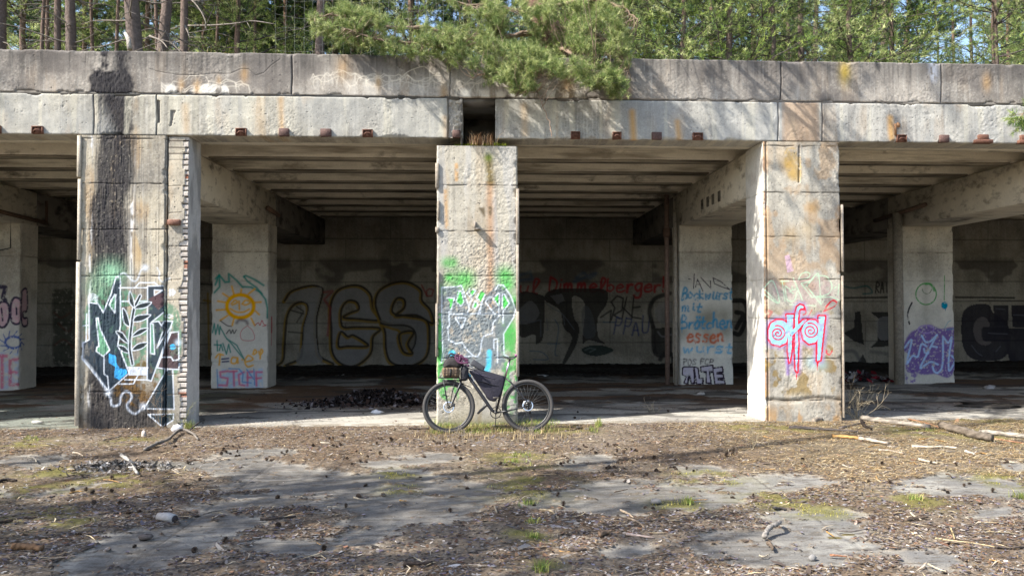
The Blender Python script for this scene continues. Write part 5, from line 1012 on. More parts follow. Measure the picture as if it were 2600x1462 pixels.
o = mb.build('rubbish_heap', M['chip'], None, False); q = inv(2180, 958, 'z', .1); o.location = (q.x, q.y, .02); tag(o, 'red and white rubbish heap inside the hall right of the right column', 'rubbish', kind='stuff')
for px, py, s_, cl, lb in ((1380, 955, .16, (.5, .5, .52), 'white paper scrap on the dark floor right of the bicycle'), (1345, 952, .12, (.35, .34, .3), 'crumpled pale scrap beside the centre column inside'), (870, 957, .2, (.5, .48, .46), 'white crumpled paper near the back wall in the left bay'), (955, 1047, .10, (.6, .62, .66), 'small white paper on the lit floor left of the bicycle'),
                       (1780, 1000, .10, (.5, .46, .42), 'pale scrap on the brown floor near the handwriting column'), (2510, 985, .12, (.4, .38, .38), 'grey scrap on the floor at the far right'), (2520, 1030, .5, (.05, .045, .04), 'dark flattened cardboard on the floor at far right')):
    q = inv(px, py, 'z', .03); mb = MB(); mb.rg = np.random.default_rng(abs(int(px))); mb.blob((0, 0, .03), (s_, s_*.6, .035), 8, .35, cl); o = mb.build('paper_scrap', M['chip'], None, False); o.location = (q.x, q.y, .01); tag(o, lb, 'paper scrap')
g = inv(2035, 1088, 'z', 0)
# dry shrubs
def shrub(name, label, loc, hgt, n, seed, colr, lean=.9, rad=.0035):
    r = np.random.default_rng(seed); mb = MB()
    def grow(p, d, L, rd, lv):
        m = 5; P = [p]
        for i in range(m): d = (d+r.normal(0, .13, 3)+np.array([0, 0, .04])); d /= np.linalg.norm(d); p = p+d*L/m; P.append(p)
        mb.tube(P, np.linspace(rd, rd*.5, m+1), 4, colr, cap=False)
        if lv: 
            for k in range(r.integers(3, 6)):
                q = P[r.integers(2, m+1)]; dd = d+r.normal(0, .55, 3); grow(q, dd/np.linalg.norm(dd), L*r.uniform(.35, .6), rd*.6, lv-1)
    for k in range(n):
        d = np.array([r.normal(0, lean), r.normal(0, lean*.6), 1.]); grow(np.array([r.normal(0, .03), r.normal(0, .03), 0]), d/np.linalg.norm(d), hgt*r.uniform(.5, .9), rad, 2)
    o = mb.build(name, M['wood']); o.location = loc; return tag(o, label, 'plant')
g = G_(2175, 1066); shrub('dry_shrub', 'leafless straw coloured shrub beside the right column', (g[0], g[1], 0), .55, 13, 4, (.30, .25, .17), .75, .005)
g = G_(410, 1096); shrub('dry_weed', 'brown dead weed standing in front of the tar stained column', (g[0], g[1], 0), .62, 3, 7, (.22, .16, .11), .12, .004)
g = G_(455, 1088); shrub('dry_weed', 'thin green brown weed at the brick pier', (g[0], g[1], 0), .4, 5, 9, (.20, .20, .10), .4, .003)
g = G_(1340, 1112); shrub('dry_weed', 'low tangled dead weed in front of the rear wheel', (g[0], g[1], 0), .24, 12, 11, (.26, .21, .16), 1.0, .003)
g = G_(1175, 1112); shrub('dry_weed', 'low grey dead weed in front of the front wheel', (g[0], g[1], 0), .15, 9, 12, (.26, .22, .18), 1.2, .003)
g = G_(1660, 1050); shrub('dry_weed', 'small dead weed at the floor edge left of the right column', (g[0], g[1], 0), .22, 5, 13, (.30, .25, .18), .6, .003)
g = G_(1910, 1140); shrub('dry_weed', 'fine dry stalks standing in front of the mossy patch', (g[0], g[1], 0), .35, 5, 14, (.36, .30, .2), .7, .003)

# ================================================================== bicycle
K = .753/134/6.3
bx0 = inv(1200, 1102, 'z', 0)
bike = empty('bicycle', (bx0.x, bx0.y+.02, .006), (R(-9), 0, 0)); tag(bike, 'black drop bar bicycle with disc brakes leaning against the centre column', 'bicycle')
XC = (1200-1050)*6.3
def B(x, y, d=0): return ((x-XC)*K, d, (1383-y)*K)
def bt(name, pts, r_, m='black', col=(.018, .018, .022), par=bike, n=10, cur=False, flat=1, mb=None, **k):
    P = np.array([B(*p) for p in pts]); P = smooth(P, 6) if cur else P; own = mb is None; mb = mb or MB()
    mb.tube(P, r_ if np.isscalar(r_) else np.interp(np.linspace(0, 1, len(P)), np.linspace(0, 1, len(r_)), r_), n, col, flat=flat)
    return mb.build(name, M[m], par) if own else None
RW = 418*K
def wheel(name, cx, cy, steer=0):
    W = empty(name, B(cx, cy)); W.parent = bike
    mb = MB(); mb.ring((0, 0, 0), RW-.027, .027, 96, 12, col=(.055, .052, .05)); mb.build('tyre', M['tyre'], W)
    mb = MB(); mb.ring((0, 0, 0), RW-.062, .014, 96, 8, col=(.02, .02, .02), sy=1.1); mb.build('rim', M['black'], W)
    mb = MB()
    for k in range(32):
        a = k*2*math.pi/32; s_ = .03 if k % 2 else -.03; b_ = a+(.5 if (k//2) % 2 else -.5); mb.tube([(.028*math.cos(b_), s_, .028*math.sin(b_)), ((RW-.07)*math.cos(a), 0, (RW-.07)*math.sin(a))], .0011, 4, (.12, .12, .12))
    mb.build('spokes', M['black'], W)
    mb = MB(); mb.tube([(0, -.05, 0), (0, -.03, 0), (0, .03, 0), (0, .05, 0)], [.012, .024, .024, .012], 12, (.02, .02, .02)); mb.build('hub', M['black'], W)
    rd = .080 if cx > XC else .082; mb = MB(); mb.ring((0, -.038, 0), rd-.011, .0095, 48, 6, col=(.75, .76, .8), sy=.15)
    for k in range(6): a = k*math.pi/3; mb.tube([(.02*math.cos(a), -.038, .02*math.sin(a)), ((rd-.012)*math.cos(a+.5), -.038, (rd-.012)*math.sin(a+.5))], .005, 4, (.7, .7, .75), flat=.3)
    mb.build('brake_disc', M['metal'], W); return W
FW = (565, 965); RWh = (1822, 955)
wheel('front_wheel', *FW); wheel('rear_wheel', *RWh)
# frame
mb = MB(); BB = (1312, 1058)
def ft(pts, r_, **k): bt('', pts, r_, mb=mb, **k)
ft([(815, 385), (1000, 660), (1250, 1020), (BB[0], BB[1])], [.026, .026, .024, .022]); ft([(790, 318), (830, 400)], .023)
ft([(830, 330), (1100, 400), (1450, 500)], .017); ft([(1462, 490), (1395, 760), BB], .017)
for s_ in (-1, 1):
    ft([(1460, 505, 0), (1560, 585, s_*.035), (1700, 760, s_*.055), (1815, 895, s_*.062), (1825, 940, s_*.062)], [.011, .010, .009, .008, .008]); ft([(BB[0]+10, BB[1], s_*.03), (1500, 1035, s_*.045), (1740, 980, s_*.062), (1825, 955, s_*.062)], [.013, .010, .009, .009])
frame = mb.build('frame', M['black'], bike)
mb = MB()
for pts, colr in (((880, 440), (.06, .35, .5)), ((905, 470), (.06, .35, .5)), ((940, 500), (.6, .6, .6)), ((960, 540), (.55, .55, .55))): mb.blob(B(pts[0], pts[1], -.027), (.013, .002, .018), 8, .1, colr)
mb.build('frame_lettering', M['plastic'], frame)
mb = MB()
bt('', [(745, 520, 0), (752, 560, 0)], .024, mb=mb)
for s_ in (-1, 1): bt('', [(755, 565, s_*.03), (750, 600, s_*.055), (680, 760, s_*.056), (600, 960, s_*.056), (575, 972, s_*.056)], [.014, .014, .012, .009, .009], mb=mb)
mb.build('fork', M['black'], bike)
mb = MB()
for s_ in (-1, 1):
    bt('', [(480, 540, s_*.06), (500, 660, s_*.062), (520, 790, s_*.062), (555, 940, s_*.06)], .0065, mb=mb); bt('', [(665, 550, s_*.05), (620, 720, s_*.05), (590, 900, s_*.055)], .004, mb=mb)
bt('', [(400, 500, -.05), (740, 505, -.05)], .009, mb=mb); bt('', [(400, 500, .06), (740, 505, .06)], .006, mb=mb); bt('', [(460, 535, -.06), (720, 545, -.06)], .006, mb=mb); bt('', [(450, 540, .06), (720, 545, .06)], .005, mb=mb)
for x in (402, 520, 640, 738): bt('', [(x, 500, -.05), (x, 500, .06)], .006, mb=mb)
bt('', [(450, 765, -.062), (500, 775, -.062), (545, 800, -.062)], .007, mb=mb)
mb.build('front_rack', M['black'], bike)
bt('mudguard', [(760, 590, 0), (830, 620, 0), (930, 665, 0)], [.022, .018, .014], m='plastic', flat=.35, cur=True)
# bars with purple tape
mb = MB(); PT = (.09, .028, .065)
bt('', [(745, 250, -.14), (745, 250, .14)], .014, mb=mb, col=(.02, .02, .02)); bt('', [(745, 250, 0), (790, 320, 0)], .02, mb=mb, col=(.02, .02, .02))
hb = mb.build('handlebar', M['black'], bike)
for s_ in (-1, 1):
    mb = MB(); bt('', [(745, 250, s_*.14), (760, 215, s_*.20), (720, 165, s_*.215), (680, 170, s_*.22), (690, 230, s_*.225), (750, 285, s_*.23), (880, 288, s_*.235)], .0155, mb=mb, col=PT, cur=True); bt('', [(700, 190, s_*.22), (740, 250, s_*.225), (760, 165, s_*.22), (800, 200, s_*.225), (880, 245, s_*.23)], .014, mb=mb, col=PT, cur=True); mb.build('bar_tape', M['cloth'], hb)
    mb = MB(); bt('', [(720, 170, s_*.215), (640, 150, s_*.215), (590, 140, s_*.21), (560, 200, s_*.21)], [.014, .015, .013, .006], mb=mb, cur=True); bt('', [(545, 210, s_*.21), (575, 185, s_*.21), (660, 180, s_*.21)], .006, mb=mb); mb.build('brake_lever', M['black'], hb); bt('brake_cable', [(860, 245, s_*.2), (920, 320, s_*.1), (980, 440, s_*.04)], .003, m='plastic', par=hb, col=(.3, .3, .3), cur=True)
bt('seatpost', [(1540, 215), (1500, 350), (1465, 500)], .0145, m='metal', col=(.55, .42, .55))
mb = MB(); Pp = [(1425, 170), (1470, 180), (1540, 195), (1600, 185), (1650, 160)]; wdt = [.018, .03, .05, .072, .068]
V = []; n = len(Pp); PP = np.array([B(*p) for p in Pp]); PP = smooth(PP, 4); ww = np.interp(np.linspace(0, 1, len(PP)), np.linspace(0, 1, n), wdt)
for p, w_ in zip(PP, ww):
    for a in np.linspace(0, 2*math.pi, 12, endpoint=False): V.append((p[0], w_*math.cos(a), p[2]+.012*math.sin(a)*(1 if math.sin(a) > 0 else .8)-abs(math.cos(a))**2*.012))
i = np.arange(len(PP)-1)[:, None]*12; k = np.arange(12)[None]; Q = np.stack([i+k, i+(k+1) % 12, i+12+(k+1) % 12, i+12+k], -1).reshape(-1, 4); T = [(0, j+1, j) for j in range(1, 11)]+[((len(PP)-1)*12, (len(PP)-1)*12+j, (len(PP)-1)*12+j+1) for j in range(1, 11)]
mb.add(V, Q, T, (.015, .015, .018)); sad = mb.build('saddle', M['black'], bike)
mb = MB(); mb.blob(B(1640, 150), (.02, .06, .012), 8, .03, (.5, .08, .35)); mb.build('saddle_trim', M['plastic'], sad)
mb = MB(); [bt('', [(1470, 190, s_*.02), (1560, 215, s_*.02), (1610, 195, s_*.03)], .004, mb=mb, col=(.3, .3, .3)) for s_ in (-1, 1)]; mb.build('saddle_rails', M['metal'], sad)
mb = MB(); mb.tube([B(*BB, -.05), B(*BB, .05)], .024, 14, (.03, .03, .03)); mb.ring(B(BB[0], BB[1], .05), .075, .006, 40, 6, col=(.03, .03, .03), sy=.5)
cr = mb.build('crankset', M['black'], bike)
for (x, y, s_) in ((1318, 830, -1), (1308, 1262, 1)):
    mb = MB(); bt('', [(BB[0], BB[1], s_*.065), (x, y, s_*.075)], [.013, .010], mb=mb, flat=.6, col=(.05, .05, .05)); mb.build('crank_arm', M['black'], cr)
    mb = MB(); p = B(x, y, s_*.12); mb.box(p[0]-.045, p[0]+.045, p[1]-.045, p[1]+.045, p[2]-.009, p[2]+.009, bev=.005, col=(.07, .06, .05)); mb.build('pedal', M['black'], cr)
mb = MB(); p = B(1850, 955, .05); mb.ring(p, .05, .012, 30, 6, col=(.12, .12, .12)); mb.ring(p, .03, .012, 30, 6, col=(.12, .12, .12)); mb.build('cassette', M['metal'], bike)
mb = MB(); ch = [(BB[0], BB[1]-80, .055), (1850, 905, .055)]; bt('', ch, .003, mb=mb, col=(.1, .1, .1)); bt('', [(BB[0], BB[1]+80, .055), (1860, 1065, .055)], .003, mb=mb, col=(.1, .1, .1)); mb.build('chain', M['metal'], bike)
mb = MB(); bt('', [(1850, 1000, .06), (1865, 1080, .06)], [.012, .018], mb=mb); mb.build('rear_derailleur', M['black'], bike)
for (x, y) in ((640, 935), (1850, 900)):
    mb = MB(); p = B(x, y, -.05); mb.box(p[0]-.03, p[0]+.025, p[1]-.012, p[1]+.012, p[2]-.022, p[2]+.022, bev=.006, col=(.03, .03, .03)); mb.build('brake_caliper', M['black'], bike)
bt('brake_hose', [(720, 560, -.06), (690, 820, -.07), (700, 900, -.065), (650, 930, -.06)], .0025, m='plastic', col=(.02, .02, .02), cur=True)
# luggage: things of their own, posed with the bicycle's lean
ln = R(-9)
def bag(name, label, P, d0, d1, ins, colr, par=None, m='cloth', k=9):
    mb = MB(); mb.puff([(B(x, y)[0], B(x, y)[2]) for x, y in P], d0, d1, ins, k, colr); o = mb.build(name, M[m], par)
    if par is None: o.location = bike.location; o.rotation_euler = (ln, 0, 0); tag(o, label, 'bag')
    return o
hbag = bag('handlebar_bag', 'brown woven rack bag with a black top strapped to the front rack', [(462, 345), (590, 330), (725, 345), (732, 470), (700, 500), (590, 500), (490, 498), (465, 470)], -.10, .10, .04, (.15, .105, .065))
bag('bag_top', '', [(475, 335), (480, 260), (530, 200), (620, 185), (700, 210), (745, 270), (745, 345), (600, 350), (480, 345)], -.105, .10, .05, (.03, .026, .026), hbag)
mb = MB()
for x in (500, 550, 640, 690): mb.box(B(x, 0)[0]-.004, B(x, 0)[0]+.004, -.107, -.10, B(0, 485)[2], B(0, 345)[2], col=(.05, .035, .03))
for y in (390, 430): mb.box(B(475, 0)[0], B(722, 0)[0], -.106, -.10, B(0, y)[2]-.003, B(0, y)[2]+.003, col=(.06, .04, .03))
mb.box(B(590, 0)[0]-.011, B(608, 0)[0], -.112, -.10, B(0, 490)[2], B(0, 365)[2], col=(.015, .015, .015)); mb.build('bag_strap', M['cloth'], hbag, False)
sb_ = bag('stem_bag', 'black drawstring pouch hanging behind the rack bag', [(760, 340), (860, 330), (880, 430), (860, 530), (800, 555), (760, 540), (745, 440)], -.07, .06, .035, (.022, .022, .026))
fb = bag('frame_bag', 'large creased dark purple bag filling the bicycle frame', [(885, 395), (1000, 385), (1200, 420), (1330, 450), (1440, 490), (1450, 560), (1420, 700), (1385, 790), (1330, 850), (1290, 885), (1200, 850), (1110, 730), (1020, 600), (940, 480)], -.055, .05, .022, (.022, .020, .030), k=11)
mb = MB(); bt('', [(990, 570, -.052), (1100, 575, -.058), (1240, 620, -.06), (1400, 655, -.05)], [.005, .012, .012, .004], mb=mb, col=(.008, .008, .01), cur=True, flat=.5); bt('', [(960, 420, -.05), (1100, 470, -.058), (1300, 530, -.056)], [.003, .009, .003], mb=mb, col=(.05, .045, .07), cur=True); bt('', [(1150, 800, -.045), (1210, 860, -.05), (1290, 880, -.04)], [.003, .008, .004], mb=mb, col=(.01, .01, .012), cur=True); mb.build('bag_fold', M['cloth'], fb)
bag('top_tube_bag', 'slate grey box bag on the bicycle top tube', [(905, 290), (950, 215), (985, 225), (1120, 315), (1135, 335), (1110, 400), (1050, 375), (930, 310)], -.032, .032, .015, (.045, .047, .055))
bag('tool_roll', 'slim black tool roll hanging under the bicycle down tube', [(1160, 935), (1175, 955), (1060, 1060), (1030, 1080), (1015, 1060), (1070, 995)], -.02, .02, .01, (.012, .012, .014))
mb = MB(); mb.blob(B(720, 115), (.016, .035, .013), 8, .2, (.5, .32, .18)); o = mb.build('cloth_bundle', M['cloth']); o.location = bike.location; o.rotation_euler = (ln, 0, 0); tag(o, 'tiny orange bundle tucked on top of the bicycle handlebar', 'bundle')
# ================================================================== trees
NG = np.array([hx(h) for h in ('72863f', '86964f', '5f7540', '97a35a', '4a6038')])*1.4
ND = np.array([hx(h) for h in ('415a36', '50693f', '344a30', '5f7240')])*1.05
NY = np.array([hx(h) for h in ('949f62', 'a6ae70', '7d8c54', 'b9be88', '607544', '6f8444')])*1.0
def tufts(P, D, n, L, W, pal, seed, spread=.8):
    r = np.random.default_rng(seed); N = len(P); pc = pal[r.integers(0, len(pal), N)]*r.uniform(.7, 1.3, (N, 1))
    P = np.repeat(P, n, 0); D = np.repeat(D, n, 0); m = len(P); d = D*.7+r.normal(0, spread, (m, 3)); d /= np.linalg.norm(d, axis=1)[:, None]
    P = P-D*r.uniform(0, .8, (m, 1))*L; s_ = np.cross(d, r.normal(0, 1, (m, 3))); s_ /= np.linalg.norm(s_, axis=1)[:, None]+1e-9; l = L*r.uniform(.6, 1.2, (m, 1))
    V = np.stack([P-s_*W/2, P+s_*W/2, P+d*l], 1).reshape(-1, 3); return V, np.arange(m*3).reshape(-1, 3), np.repeat(np.repeat(pc, n, 0)*r.uniform(.8, 1.2, (m, 1)), 3, 0)
def pine(seed, h, r0, crown0, blen, pal, nn=10, L=.09, W=.012, dead=True, lean=.02, dens=1., bark=(.135, .115, .105), low=.0):
    """one pine: trunk mesh, bare branches mesh, needle crown mesh"""
    r = np.random.default_rng(seed); n = 14; zz = np.linspace(0, h, n); wob = np.cumsum(r.normal(0, lean, (n, 2)), 0); wob[0] = 0
    TP = np.c_[wob*h/n*2, zz]; rad = r0*(1-.85*(zz/h)**1.1); rad[0] *= 1.2
    tr = MB(); tr.rg = r; tr.tube(TP, rad, 9, bark, jit=.05); nz_ = len(tr.c[-1]); br = MB(); P = []; D = []
    up = tr.V[-1][:, 2]/h; tr.c[-1] = np.array(bark)*(1-up[:, None])+np.array((.26, .15, .095))*up[:, None]**1.0
    at = lambda z: np.array([np.interp(z, zz, TP[:, 0]), np.interp(z, zz, TP[:, 1]), z])
    z = crown0
    while z < h*.985:
        f = (z-crown0)/(h-crown0); Lb = blen*(1-f**1.4)*r.uniform(.75, 1.1)+.15
        for k in range(r.integers(3, 6)):
            a = r.uniform(0, 6.283); d = np.array([math.cos(a), math.sin(a), r.uniform(-.1, .35)+f*.5]); p = at(z+r.uniform(-.15, .15)); pts = [p]; lb = Lb*r.uniform(.6, 1.15); m = 6
            for i in range(m): d = d+r.normal(0, .13, 3)+np.array([0, 0, .05]); d /= np.linalg.norm(d); p = p+d*lb/m; pts.append(p)
            br.tube(pts, np.linspace(r0*.16*(1-f*.6)+.008, .006, m+1), 4, np.array(bark)*.8, cap=False)
            for q in range(int(4+lb*4*dens)):
                i = r.integers(1, m+1); p0 = np.array(pts[i]); dd = d+r.normal(0, .6, 3); dd[2] *= .7; dd /= np.linalg.norm(dd); ls = lb*r.uniform(.15, .42)+.1; e = p0+dd*ls
                br.tube([p0, (p0+e)/2+r.normal(0, .02, 3), e], [.007, .005, .003], 3, np.array(bark)*.7, cap=False)
                for t in np.arange(.25, 1.05, .09/ls*1.0/dens if ls > .15 else .3): P.append(p0+(e-p0)*t+r.normal(0, .025, 3)); D.append(dd+r.normal(0, .3, 3)+np.array([0, 0, .35]))
        z += r.uniform(.32, .55)*(h/11)**.5/dens**.5
    if dead:
        z = max(low, .6)
        while z < crown0:
            for k in range(r.integers(1, 4)):
                a = r.uniform(0, 6.28); d = np.array([math.cos(a), math.sin(a), r.uniform(-.3, .3)]); p = at(z); pts = [p]; lb = blen*r.uniform(.3, .95)
                for i in range(5): d = d+r.normal(0, .16, 3); d /= np.linalg.norm(d); p = p+d*lb/5; pts.append(p)
                br.tube(pts, np.linspace(.018, .005, 6), 4, (.20, .175, .15), cap=False)
                for q in range(3): i = r.integers(1, 5); e = np.array(pts[i])+(d+r.normal(0, .8, 3))*lb*.22; br.tube([pts[i], e], [.007, .003], 3, (.20, .175, .15), cap=False)
            z += r.uniform(.25, .6)
    P = np.array(P); D = np.array(D); D /= np.linalg.norm(D, axis=1)[:, None]
    V, T, cc = tufts(P, D, nn, L, W, pal, seed+1)
    cm = MB(); cm.add(V, None, T); cm.c[-1] = cc
    def me(b, nm, mt): o = b.build(nm, M[mt], None, nm != 'crown'); d_ = o.data; bpy.data.objects.remove(o); return d_
    return me(tr, 'trunk', 'bark'), me(br, 'branches', 'bark'), me(cm, 'crown', 'needle')
def plant(meshes, x, y, z, rz, sc, label, cat='tree', grp=None, name='pine_tree', tilt=(0, 0), sxy=None):
    e = empty(name, (x, y, z), (tilt[0], tilt[1], rz)); e.scale = (sxy or sc, sxy or sc, sc)
    for nm, d in zip(('trunk', 'branches', 'crown'), meshes):
        o = bpy.data.objects.new(nm, d); COL.objects.link(o); o.parent = e
    return tag(e, label, cat, grp)
RZ = ZT-.12; NB = NY*1.2
tall = [pine(201, 15, .17, 8.2, 2.1, ND, 7, .13, .022), pine(202, 14, .13, 6.8, 1.9, ND, 7, .13, .022), pine(203, 16, .15, 6.0, 2.2, ND, 7, .13, .022)]
young = [pine(211, 8.5, .09, 1.0, 2.2, NG, 12, .12, .0105, low=.2, dens=.85), pine(212, 7.5, .08, .7, 2.0, NB, 12, .12, .0105, dens=.85), pine(213, 10, .10, 1.6, 2.5, NB, 12, .12, .0105, dens=.8)]
back = [pine(231, 15, .12, 4.5, 2.6, ND, 12, .17, .02), pine(232, 17, .13, 6.5, 2.7, ND, 12, .17, .02), pine(233, 14, .11, 5.0, 2.4, NG, 7, .15, .028, dens=.9)]
slim = [pine(221, 12, .07, 7.5, 1.3, ND, 6, .12, .02), pine(222, 13, .06, 6.0, 1.2, ND, 6, .12, .02)]
def wx(px, d):      # x at depth d from the camera for a picture column seen just above the roof edge
    q = inv(px, 90, 'y', d-CD); return q.x, q.y
r = np.random.default_rng(5)
near = [(5, 17, 28, 'thick grey pine trunk at the left end above the roof edge'), (105, 21, 9, 'very thin dark pine left of the paired reddish trunks'), (125, 22, 11, 'thin reddish pine, one of a close pair near the left end'), (152, 20, 14, 'leaning grey pine just left of the pale straight trunk'), (181, 17, 21, 'pale straight pine trunk lit on its left edge'),
        (237, 23, 9, 'slender dark pine between the pale trunk and the thickest trunk'), (290, 22, 9, 'thin dark pine just left of the thickest trunk'), (338, 15.5, 31, 'thickest grey pine trunk rising above the tar stain'), (402, 16.5, 23, 'reddish brown pine trunk right of the thickest trunk'), (470, 19, 17, 'reddish pine trunk with bare curved branches'), (548, 24, 9, 'dark slim pine above the lime streaks'), (640, 25, 9, 'pinkish slim pine standing before bright sky'), (812, 19, 22, 'dark leaning pine trunk left of the overhanging green branch')]
for k, (px, d, wpx, lb) in enumerate(near):
    x, y = wx(px, d); dia = wpx*d/F*1.05; ms = (tall if wpx > 12 else slim)[k % (3 if wpx > 12 else 2)]; base = (.17, .13, .15)[k % 3] if wpx > 12 else (.07, .06)[k % 2]
    s_ = dia/2/base/.85; plant(ms, x, y, RZ, r.uniform(0, 6), r.uniform(.95, 1.08), lb, grp='pines along the left roof', tilt=(0, R(-8) if px == 812 else R(r.normal(0, 1.2))), sxy=min(1.5, max(.55, s_)))
for px, d, wpx, lb, tl in ((2062, 17, 17, 'leaning dark pine trunk crossing another above the right column', 7), (2040, 17.6, 14, 'brown pine trunk crossed by the leaning one above the right column', -5), (2012, 20, 12, 'orange barked pine trunk behind the crossed trunks', 1), (2385, 27, 9, 'thin reddish pine against blue sky, left of its twin', 0), (2430, 26, 10, 'thin reddish pine against blue sky, right of its twin', 1), (2485, 19, 8, 'pale thin trunk near the right end of the roof', 2), (1655, 22, 9, 'thin brown trunk in the green thicket right of the large pine', 0)):
    x, y = wx(px, d); plant(slim[px % 2], x-math.tan(R(tl))*3.0, y, RZ, r.uniform(0, 6), 1.0, lb, grp='slim pines on the right roof', tilt=(0, R(tl)), sxy=max(.7, wpx*d/F/.13))
for k, (px, d, s_, lb) in enumerate(((1520, 16.5, .95, 'dense green young pine directly right of the large pine'), (1640, 17, .85, 'bushy young pine behind the straight right parapet'), (1740, 15, .80, 'bright green young pine with bare twigs at its foot'), (1850, 15.5, .9, 'bright green young pine left of the crossed trunks'), (1960, 16, .85, 'young pine close to the left of the crossed trunks'),
                                  (2150, 15.6, .85, 'full yellow green pine right of the crossed trunks'), (2260, 16.5, .8, 'green pine above the white drip on the parapet'), (2530, 16, .8, 'green young pine at the right end of the roof'), (2610, 17, .9, 'dark green pine cut by the right edge'), (2330, 19.5, .5, 'low pine in front of the blue sky gap'),
    (1580, 20, 1.0, 'deeper green pine behind the dense one right of the large pine'), (1700, 20.5, 1.0, 'green pine rising behind the bushy pine over the right lintel'), (1800, 20, 1.05, 'pale green pine set back above the right bay'), (1920, 21, 1.0, 'green pine set back left of the crossed trunks'), (2110, 21, 1.05, 'green pine set back right of the crossed trunks'), (2220, 21.5, 1.0, 'green pine set back left of the blue sky gap'), (1465, 15, .7, 'short pine tucked against the right side of the large pine'), (2570, 22, 1.0, 'dark pine set back at the right end of the roof'))):
    x, y = wx(px, d); plant(young[(0, 2, 1)[k % 3]], x, y, RZ-.1, k*1.3, s_, lb, grp='young pines on the right roof')
for k, (px, d, s_, lb) in enumerate(((60, 24, 1.05, 'green pine crown between the leftmost trunks'), (215, 26, 1.1, 'green pine crown behind the pale straight trunk'), (375, 25, 1.0, 'green crown between the thickest trunk and its neighbour'), (520, 27, 1.1, 'green crown behind the long bare branch'), (600, 23, .95, 'green crown at the left end of the wire fence'), (720, 26, 1.1, 'green crown behind the wire fence'), (1050, 24, 1.1, 'green crown behind the middle of the overhanging branch'), (1200, 23, 1.0, 'green crown just left of the large pine trunk'), (890, 27, 1.1, 'green crown behind the tip of the overhanging branch'))):
    x, y = wx(px, d); plant(young[(2, 0)[k % 2]], x, y, RZ-.1, k*1.7, s_*1.15, lb, grp='green pines behind the left roof')
# deeper forest: trees too many and too alike to describe one by one
for k in range(84):
    px = r.uniform(-200, 2800); d = r.uniform(24, 60)
    if 2300 < px < 2470 and d < 60: continue
    if 2470 <= px < 2560 and d < 40: continue
    x, y = wx(px, d); left = px < 1500
    ms = back[k % (2 if left else 3)]; s_ = r.uniform(.85, 1.15)
    plant(ms, x, y, RZ, r.uniform(0, 6), s_, 'tall pine deep in the wood behind the hall', grp='pines deep in the wood', tilt=(R(r.normal(0, 1.5)), R(r.normal(0, 1.5))))
for k in range(18):
    px = r.uniform(-150, 1500); d = r.uniform(19, 34); x, y = wx(px, d)
    plant(slim[k % 2] if k % 3 else back[1], x, y, RZ, r.uniform(0, 6), r.uniform(.8, 1.15), 'slender dark pine in the wood behind the left roof', grp='slender pines behind the left roof', tilt=(R(r.normal(0, 2)), R(r.normal(0, 2))))

# ------------------------------------------------------------------ the large overhanging pine
def px3(px, py, y): return np.array(inv(px, py, 'y', y))
def branchy(name, label, main, regions, seed, trunk=None, pal=NY, base=None):
    """main: limbs as [(px,py,y)...]; regions: picture outlines with a depth range where foliage sprays end"""
    rr = np.random.default_rng(seed); e = empty(name, base); tag(e, label, 'tree'); b0 = np.array(base); tb = MB(); tb.rg = rr; bb = MB(); cb = MB(); bb.rg = rr
    if trunk is not None: tb.tube(smooth(trunk[0], 6)-b0, np.interp(np.linspace(0, 1, len(smooth(trunk[0], 6))), np.linspace(0, 1, len(trunk[1])), trunk[1]), 14, (.17, .105, .08), jit=.12)
    nodes = []
    for L, r0 in main:
        P = smooth([px3(*p) for p in L], 6); P = P+rr.normal(0, .012, P.shape); bb.tube(P-b0, np.linspace(r0, .008, len(P)), 6, (.26, .19, .14), cap=False); nodes += [p for p in P]
    nodes = np.array(nodes); TP = []; TD = []
    for out, y0, y1, n in regions:
        out = np.array([tuple(map(float, a.split(','))) for a in out.split()]); lo, hi = out.min(0), out.max(0); c_ = 0
        while c_ < n:
            p = rr.uniform(lo, hi); ins = False
            for (ax, ay), (bx, by) in zip(out, np.roll(out, -1, 0)):
                if (ay > p[1]) != (by > p[1]) and p[0] < (bx-ax)*(p[1]-ay)/(by-ay)+ax: ins = not ins
            if not ins or vn(np.array([p[0]/24]), np.array([p[1]/17]), 3)[0] < .40: continue
            c_ += 1; E = px3(p[0], p[1], rr.uniform(y0, y1)); d = np.linalg.norm(nodes-E, axis=1); A = nodes[np.argmin(d+rr.uniform(0, .25, len(d)))]
            md = (A+E)/2+rr.normal(0, .04, 3)+np.array([0, 0, -.03]); Q = smooth([A, md, E], 3); bb.tube(Q-b0, np.linspace(.007, .0025, len(Q)), 3, (.30, .23, .17), cap=False)
            ax_ = E-md; ax_ /= np.linalg.norm(ax_)+1e-9
            for s2 in range(rr.integers(4, 7)):
                d2 = ax_*.8+rr.normal(0, .55, 3)+np.array([0, 0, .15]); d2 /= np.linalg.norm(d2); l2 = rr.uniform(.05, .16)
                for t in (.3, .65, 1.0): TP.append(E+d2*l2*t-ax_*rr.uniform(0, .12)); TD.append(d2)
    V, T, cc = tufts(np.array(TP)-b0, np.array(TD), 16, .072, .0046, pal, seed, .55); cb.add(V, None, T); cb.c[-1] = cc
    if trunk is not None: tb.build('trunk', M['bark'], e)
    bb.build('branches', M['bark'], e); cb.build('crown', M['needle'], e, False); return e
q0 = px3(1415, 150, 1.1); q1 = px3(1372, 30, 1.3)
dz = (q1-q0)/(q1[2]-q0[2])
trk = [(q0+dz*(z-q0[2])) for z in (RZ-.3, q0[2], q1[2], 8.2, 10.5, 13, 15.5)]
for i, t in enumerate(trk): trk[i] = t*np.array([1, 1, 1])+np.array([0.06*math.sin(i*1.7), 0, 0])
